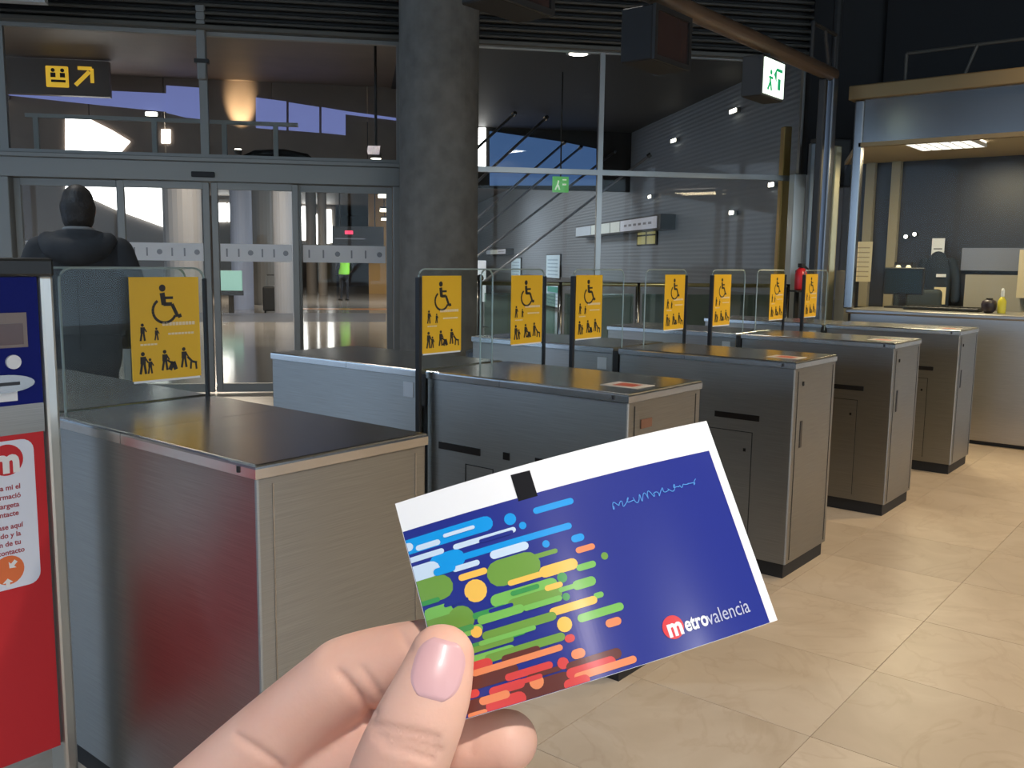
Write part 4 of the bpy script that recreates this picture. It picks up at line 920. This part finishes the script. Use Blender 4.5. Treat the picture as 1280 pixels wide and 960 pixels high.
# glowing uplit wall niche in the soffit
u, z = on_v(302, 192, BV-.03); ni = hthing('uplight', 'warm uplight washing the brown soffit wall above the doors', 'lamp', u, BV-.50, 3.06)
MB().lathe((0, 0, 0), [(.05, 0), (.07, .08)], DARK, 16).obj('housing', ni); MB().lathe((0, 0, .075), [(.06, 0), (.05, .02)], LAMP, 16).obj('lens', ni)
s_ = spot('lamp', (0, 0, .12), 330, (1, .76, .46), 36, .03, ni, .9); s_.rotation_euler = (math.pi-.62, 0, 0)
# pendant lamp
u, z = on_v(470, 198, 12.2); pe = hthing('pendant_lamp', 'slim dark pendant lamp hanging behind the glass near the column', 'lamp', u, 12.2, z)
MB().tube([(0, 0, .10), (0, 0, 4.29-z)], .018, DARK, 8).obj('rod', pe); MB().lathe((0, 0, 0), [(.075, 0), (.07, .05), (.03, .14)], DARK, 18).obj('shade', pe); MB().lathe((0, 0, -.006), [(.062, 0), (.062, .008)], LAMP, 18).obj('lens', pe)
# green exit sign and lamps in the passage
u, z = on_v(691, 240, 14.0); u2, z2 = on_v(711, 221, 14.0); ex = hthing('exit_sign', 'small green exit sign hanging behind the glass wall', 'exit sign', u, 14.0, z); W_, H_ = u2-u, z2-z
MB().box((0, 0, 0), (W_, .05, H_), mat('exit_sign_green', (.10, .42, .12), .5, emit=(.16, .55, .16), es=.45)).obj('panel', ex)
m = MB()
for s in stroke([(W_*.15, H_*.15), (W_*.3, H_*.5), (W_*.35, H_*.75)], W_*.09) + stroke([(W_*.42, H_*.15), (W_*.33, H_*.45)], W_*.09) + stroke([(W_*.6, H_*.5), (W_*.85, H_*.5)], W_*.10) + stroke([(W_*.6, H_*.8), (W_*.85, H_*.8)], W_*.08): m.prism(s, mat('exit_white', (.8, .95, .75), .5, emit=(.8, 1, .75), es=.4), (0, -.003, 0), (1, 0, 0), (0, 0, 1), (0, -1, 0), .004)
m.obj('running_figure', ex); MB().tube([(W_/2, .025, H_), (W_/2, .025, 4.29-z)], .012, DARK, 6).obj('hanger', ex)
# inclined bright tubes in the side passage, fixed to the ceiling or the dark soffit, running down behind the column
for k_, (xa, ya, xb, yb, vb) in enumerate(((643, 142, 575, 205, 16), (683, 147, 570, 252, 16), (706, 178, 575, 292, 17), (726, 184, 570, 313, 17), (768, 190, 570, 341, 18), (812, 194, 575, 375, 19))):
    va = min((4.28-CH)*F/(328-ya)/1.005, 19.95, 17.6 if xa > 800 else 99); a, b = on_v(xa, ya, va), on_v(xb, yb, vb); A, B = hall(a[0], va, a[1]), hall(b[0], vb, b[1])
    t_ = thing('inclined_tube', 'slim pale tube sloping down along the side passage', 'tube', A, 0, 'sloping tubes in the side passage')
    m = MB(); m.tube([(0, 0, 0), B-A], .026, mat('tube_pale', (.30, .30, .32), .35, .5), 8); m.obj('tube_body', t_, smooth=True); m = MB(); m.tube([(B-A).normalized()*-.03, (B-A).normalized()*.05], .045, CHROME, 8); m.obj('end_cap', t_)
# overhead wall signs on the ribbed wall
for (xa, xb, ya, yb, yc, label) in ((720, 822, 288, 268, 283, 'long white overhead sign with a black end on the ribbed wall'), (608, 632, 316, 309, 315, 'short white overhead sign far along the ribbed wall')):
    va, za = on_u(xa, ya, GW-.3); vb, zb = on_u(xb, yb, GW-.3); _, zc = on_u(xb, yc, GW-.3); zt = (za+zb)/2+.02; zb_ = zt-(zb-zc)
    s_ = hthing('wall_sign', label, 'sign', GW-.3, vb, zb_); L_ = va-vb; H_ = zt-zb_
    MB().box((0, -.18, -.03), (.3, L_, H_+.03), DARK).obj('housing', s_)
    c_ = 0
    for fr_, mt in ((.38, (.62, .64, .72)), (.12, (.66, .70, .66)), (.16, (.62, .68, .66)), (.10, (.62, .68, .66)), (.24, (.45, .52, .6))):
        MB().box((-.012, L_*c_+.02, 0), (.002, L_*(c_+fr_)-.04, H_), mat('sign_pale_%d' % int(fr_*100), mt, .5, emit=mt, es=.22)).obj('sign_field', s_); c_ += fr_
    m = MB()
    for i in range(6): m.box((-.014, L_*.05+i*L_*.05, H_*.4), (-.012, L_*.05+i*L_*.05+L_*.03, H_*.6), mat('sign_grey_print', (.3, .3, .34), .5))
    m.obj('print', s_)
# posters on the ribbed wall
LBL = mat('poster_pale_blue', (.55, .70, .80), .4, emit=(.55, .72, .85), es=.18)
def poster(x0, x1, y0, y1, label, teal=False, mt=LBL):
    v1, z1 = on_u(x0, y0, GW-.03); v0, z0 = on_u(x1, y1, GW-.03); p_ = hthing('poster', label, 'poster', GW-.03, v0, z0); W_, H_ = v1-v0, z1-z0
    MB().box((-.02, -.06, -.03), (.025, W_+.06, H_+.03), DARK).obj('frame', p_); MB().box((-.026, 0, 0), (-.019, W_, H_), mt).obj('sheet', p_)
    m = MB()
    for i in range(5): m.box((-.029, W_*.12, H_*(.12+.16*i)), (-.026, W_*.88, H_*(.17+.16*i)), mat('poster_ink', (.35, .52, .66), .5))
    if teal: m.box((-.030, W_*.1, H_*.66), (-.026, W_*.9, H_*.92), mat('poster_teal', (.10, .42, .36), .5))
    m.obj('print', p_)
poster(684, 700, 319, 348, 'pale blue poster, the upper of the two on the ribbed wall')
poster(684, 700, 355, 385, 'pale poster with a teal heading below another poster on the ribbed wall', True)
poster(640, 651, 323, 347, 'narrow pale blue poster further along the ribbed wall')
YG = mat('grid_yellow', (.45, .42, .16), .5, emit=(.5, .46, .2), es=.3)  # added panel of four evenly glowing yellow fields
v1, z1 = on_u(797, 283, GW-.02); v0, z0 = on_u(821, 306, GW-.02); p_ = hthing('grid_panel', 'yellowish four-field square panel below the long white sign', 'light panel', GW-.02, v0, z0); W_, H_ = v1-v0, z1-z0
MB().box((-.01, 0, 0), (.015, W_, H_), DARK).obj('frame', p_)
for i in range(2):
    for j in range(2): MB().box((-.02, W_*(.06+.48*i), H_*(.06+.48*j)), (-.009, W_*(.46+.48*i), H_*(.46+.48*j)), YG).obj('grid_field', p_)
# white wall panel by the column
u, z = on_v(604, 350, 20.0); wp = hthing('info_panel', 'slim bright information panel standing near the column behind the glass', 'panel', u, 20.0, 0)
MB().box((-.11, 0, .55), (.06, .06, 1.45), mat('panel_bright', (.8, .82, .85), .5, emit=(.8, .85, .9), es=.5)).obj('panel', wp); MB().box((-.05, 0, 0), (0, .06, .55), DARK).obj('stand', wp); MB().box((-.15, -.1, 0), (.1, .16, .02), DARK).obj('foot', wp)
# glass railing behind the gates
rv = 9.55
ra = thing('glass_railing', 'glass railing with steel posts between the gates and the glass wall', 'railing', hall(0, rv, 0), HA)
ua, ub = on_v(600, 350, rv)[0], on_v(985, 350, rv)[0]
MB().tube([(ua, 0, 1.20), (ub, 0, 1.20)], .022, mat('rail_brass', (.42, .40, .22), .3, .8), 10).obj('handrail', ra, smooth=True)
n = 5
for i in range(n):
    x = ua+(ub-ua)*i/(n-1)
    MB().tube([(x, 0, 0), (x, 0, 1.22)], .026, CHROME, 12).obj('post', ra, smooth=True)
    if i < n-1: MB().box((x+.05, -.005, .12), (ua+(ub-ua)*(i+1)/(n-1)-.05, .005, 1.10), glass('railing_glass', (.62, .74, .68), .15)).obj('pane', ra)
MB().lathe((ua, 0, 1.22), [(.02, 0), (.035, .015), (.04, .035), (.03, .06), (.008, .07)], CHROME, 14).obj('ball_cap', ra, smooth=True)
# lower dado seen behind the railing
struct(MB().box((GW-.03, DV+.2, 0), (GW, 40, 1.0), mat('dado_grey', (.13, .14, .15), .5)).obj('trim_6', **fr), 'dark dado of the ribbed wall')
P = on_z(616, 438, .66); bn = thing('waste_bin', 'round dark waste bin beside the column', 'bin', (P.x, P.y, 0))
MB().lathe((0, 0, 0), [(.20, 0), (.22, .02), (.22, .60)], mat('bin_dark', (.07, .085, .095), .4, .3), 28).obj('bin_body', bn); MB().lathe((0, 0, .60), [(.235, 0), (.235, .05), (.19, .07)], mat('bin_rim', (.12, .14, .17), .3, .6), 28).obj('rim', bn)
# posts at the corner of the glass wall
def post(px, w_, v, z1, mt, label, name='steel_post'):
    u, _ = on_v(px, 300, v); p_ = hthing(name, label, 'post', u, v, 0); MB().box((-w_/2, -w_/2, 0), (w_/2, w_/2, z1), mt, .012, 2).obj('shaft', p_); MB().box((-w_/2-.02, -w_/2-.02, 0), (w_/2+.02, w_/2+.02, .03), DARK).obj('foot_plate', p_); return p_
post(993, .14, 9.9, 2.45, mat('corner_steel', (.56, .58, .56), .3, .7), 'broad pale steel post at the corner of the glass wall')
post(976, .10, 10.45, 3.05, mat('corner_warmlit', (.55, .36, .12), .35, .6), 'post in warm-lit orange next to the junction box at the glass wall corner')  # orange base colour stands in for warm light on this post
post(1010, .07, 9.2, 2.7, mat('corner_dark', (.16, .18, .19), .3, .7), 'thin dark steel post between the corner and the gantry post')
post(1040, .07, 8.6, 2.6, mat('corner_tan', (.42, .38, .24), .3, .6), 'thin tan steel post behind the gantry post beside the booth')
bx = hthing('junction_box', 'dark junction box mounted between the corner posts', 'box', on_v(986, 230, 10.02)[0]+.10, 9.62, 2.30)
MB().box((0, 0, 0), (.42, .14, .52), DARK, .01, 1).obj('box_body', bx); MB().box((.03, -.012, .03), (.39, 0, .49), mat('box_lid', (.06, .06, .055), .5, .3)).obj('lid', bx); MB().tube([(.21, .07, .52), (.21, .07, 2.3)], .05, DARK, 10).obj('conduit', bx)
# red fire hose box
P = on_v(1003, 362, 9.0); fe = hthing('fire_extinguisher', 'red fire extinguisher on a stand beside the corner post', 'extinguisher', on_v(1001, 350, 8.8)[0], 8.8, 0)
ZE = P[1]
MB().lathe((0, 0, ZE), [(.055, 0), (.062, .02), (.062, .16), (.045, .21), (.02, .23)], mat('extinguisher_red', (.65, .02, .03), .3), 18).obj('cylinder', fe, smooth=True); MB().box((-.02, -.04, ZE+.23), (.02, .04, ZE+.27), BLACK).obj('valve', fe); m = MB(); m.tube([(.03, 0, ZE+.25), (.09, 0, ZE+.2), (.08, 0, ZE+.05)], .010, BLACK, 8); m.obj('hose', fe); MB().box((-.02, .06, 0), (.02, .09, ZE+.2), DARK).obj('stand', fe); MB().box((-.12, -.05, 0), (.12, .15, .02), DARK).obj('foot_plate', fe); MB().box((-.07, -.07, ZE-.02), (.07, .09, ZE), DARK).obj('shelf', fe)
# ochre wall panel seen between posts and booth
struct(MB().box((6.02, DV-.14, 0), (9.4, DV-.1, 1.35), YWALL).obj('trim_7', **fr), 'ochre dado panel')
# concourse furniture and columns seen through the doors
for px, v, r, mt in ((302, 27, .30, (.34, .38, .50)), (328, 30, .42, (.28, .27, .25)), (356, 24, .28, (.30, .31, .34)), (389, 40, .22, (.22, .19, .16)), (403, 38, .18, (.22, .19, .16)), (229, 23, .44, (.22, .22, .23))):
    u, _ = on_v(px, 300, v); c_ = MB(); c_.lathe((0, 0, 0), [(r, 0), (r, 4.3)], mat('concourse_column_%d' % px, mt, .45), 24); tag(c_.obj('concourse_column', loc=hall(u, v)), {302: 'slim bluish column beside the teal screen kiosk', 328: 'thick grey-brown round column beyond the sliding doors', 356: 'slim grey column beside the suitcases', 389: 'thin brown column between two bright windows', 403: 'thinnest brown column next to the last bright window', 229: 'thick grey pier beside the bright opening'}[px], 'column')
u, _ = on_v(288, 350, 24); sc_ = hthing('screen_kiosk', 'standing kiosk with a pale teal screen beyond the doors', 'kiosk', u, 24, 0)
MB().box((-.28, 0, .62), (.28, .08, 1.12), mat('teal_screen', (.22, .42, .38), .4, emit=(.25, .46, .42), es=.4)).obj('screen', sc_); MB().box((-.30, -.02, .50), (.30, .12, .62), BLACK).obj('tray', sc_); MB().box((-.06, .02, 0), (.06, .1, .5), DARK).obj('stand', sc_); MB().box((-.25, -.1, 0), (.25, .2, .03), DARK).obj('foot', sc_)
u, _ = on_v(312, 380, 34); be = hthing('bench', 'low reddish-brown bench beyond the sliding doors', 'bench', u, 34, 0)
MB().box((-.5, 0, .38), (.5, .45, .44), mat('bench_brown', (.14, .085, .065), .5)).obj('seat', be); MB().box((-.5, .42, .44), (.5, .47, .62), mat('bench_brown')).obj('backrest', be)
for x in (-.42, .42): MB().box((x-.03, .05, 0), (x+.03, .4, .38), DARK).obj('leg', be)
for px, v, lb in ((338, 25, 'black upright suitcase beside the bench'), (351, 26, 'pale grey upright suitcase next to a black one')):
    u, _ = on_v(px, 370, v); sc2 = hthing('suitcase', lb, 'suitcase', u, v, 0); mm = BLACK if px == 338 else mat('case_grey', (.45, .45, .50), .4)
    MB().box((-.2, 0, .05), (.2, .26, .70), mm, .04, 2).obj('shell', sc2); m = MB(); [m.tube([(x, .2, .68), (x, .2, 1.0)], .012, ALU2, 6) for x in (-.1, .1)]; m.tube([(-.1, .2, 1.0), (.1, .2, 1.0)], .015, BLACK, 6); m.obj('handle', sc2); [MB().lathe((x, .13, 0), [(.02, 0), (.03, .03), (.02, .055)], BLACK, 10).obj('wheel', sc2) for x in (-.15, .15)]
u, z = on_v(425, 302, 38); ks = hthing('departure_board', 'dark overhead board with a red lit line beyond the doors', 'display', u, 38, z)
MB().box((-.3, 0, -.2), (1.75, .2, .62), mat('board_dark', (.02, .022, .028), .4)).obj('panel', ks); MB().box((.20, -.02, .30), (.52, .001, .44), mat('red_line', (.6, .02, .05), .4, emit=(.9, .05, .12), es=1.6)).obj('lit_line', ks); MB().box((-.2, -.015, .10), (1.0, .001, .15), mat('pale_line', (.25, .26, .3), .4)).obj('print', ks)
for x in (0, 1.4): MB().tube([(x, .1, .62), (x, .1, 4.29-z)], .025, DARK, 8).obj('hanger', ks)
# orange floor strip and lit orange wall
P1, P2 = on_z(352, 386, 0), on_z(490, 386, 0); ORS = mat('orange_strip', (.55, .24, .10), .25)
u1, u2, v1 = P1.dot(HU), P2.dot(HU), P1.dot(HV)
struct(MB().box((u1, v1-.35, 0), (u2+1, v1+.35, .004), ORS).obj('trim_8', **fr), 'orange strip in the concourse floor')
u1, _ = on_v(461, 340, 40); u2, _ = on_v(496, 340, 40)
struct(MB().box((u1, 40, 0), (u2+2, 40.2, 4.3), mat('orange_wall', (.62, .36, .12), .4)).obj('wall_orange', **fr), 'warm orange wall at the end of the concourse')
u1, _ = on_v(380, 340, 52); u2, _ = on_v(461, 340, 52)
struct(MB().box((u1, 51.8, 0), (u2, 52, 2.4), mat('slate_screen', (.12, .14, .20), .5)).obj('wall_slate', **fr), 'slate blue screen wall')
u, _ = on_v(430, 340, 33)
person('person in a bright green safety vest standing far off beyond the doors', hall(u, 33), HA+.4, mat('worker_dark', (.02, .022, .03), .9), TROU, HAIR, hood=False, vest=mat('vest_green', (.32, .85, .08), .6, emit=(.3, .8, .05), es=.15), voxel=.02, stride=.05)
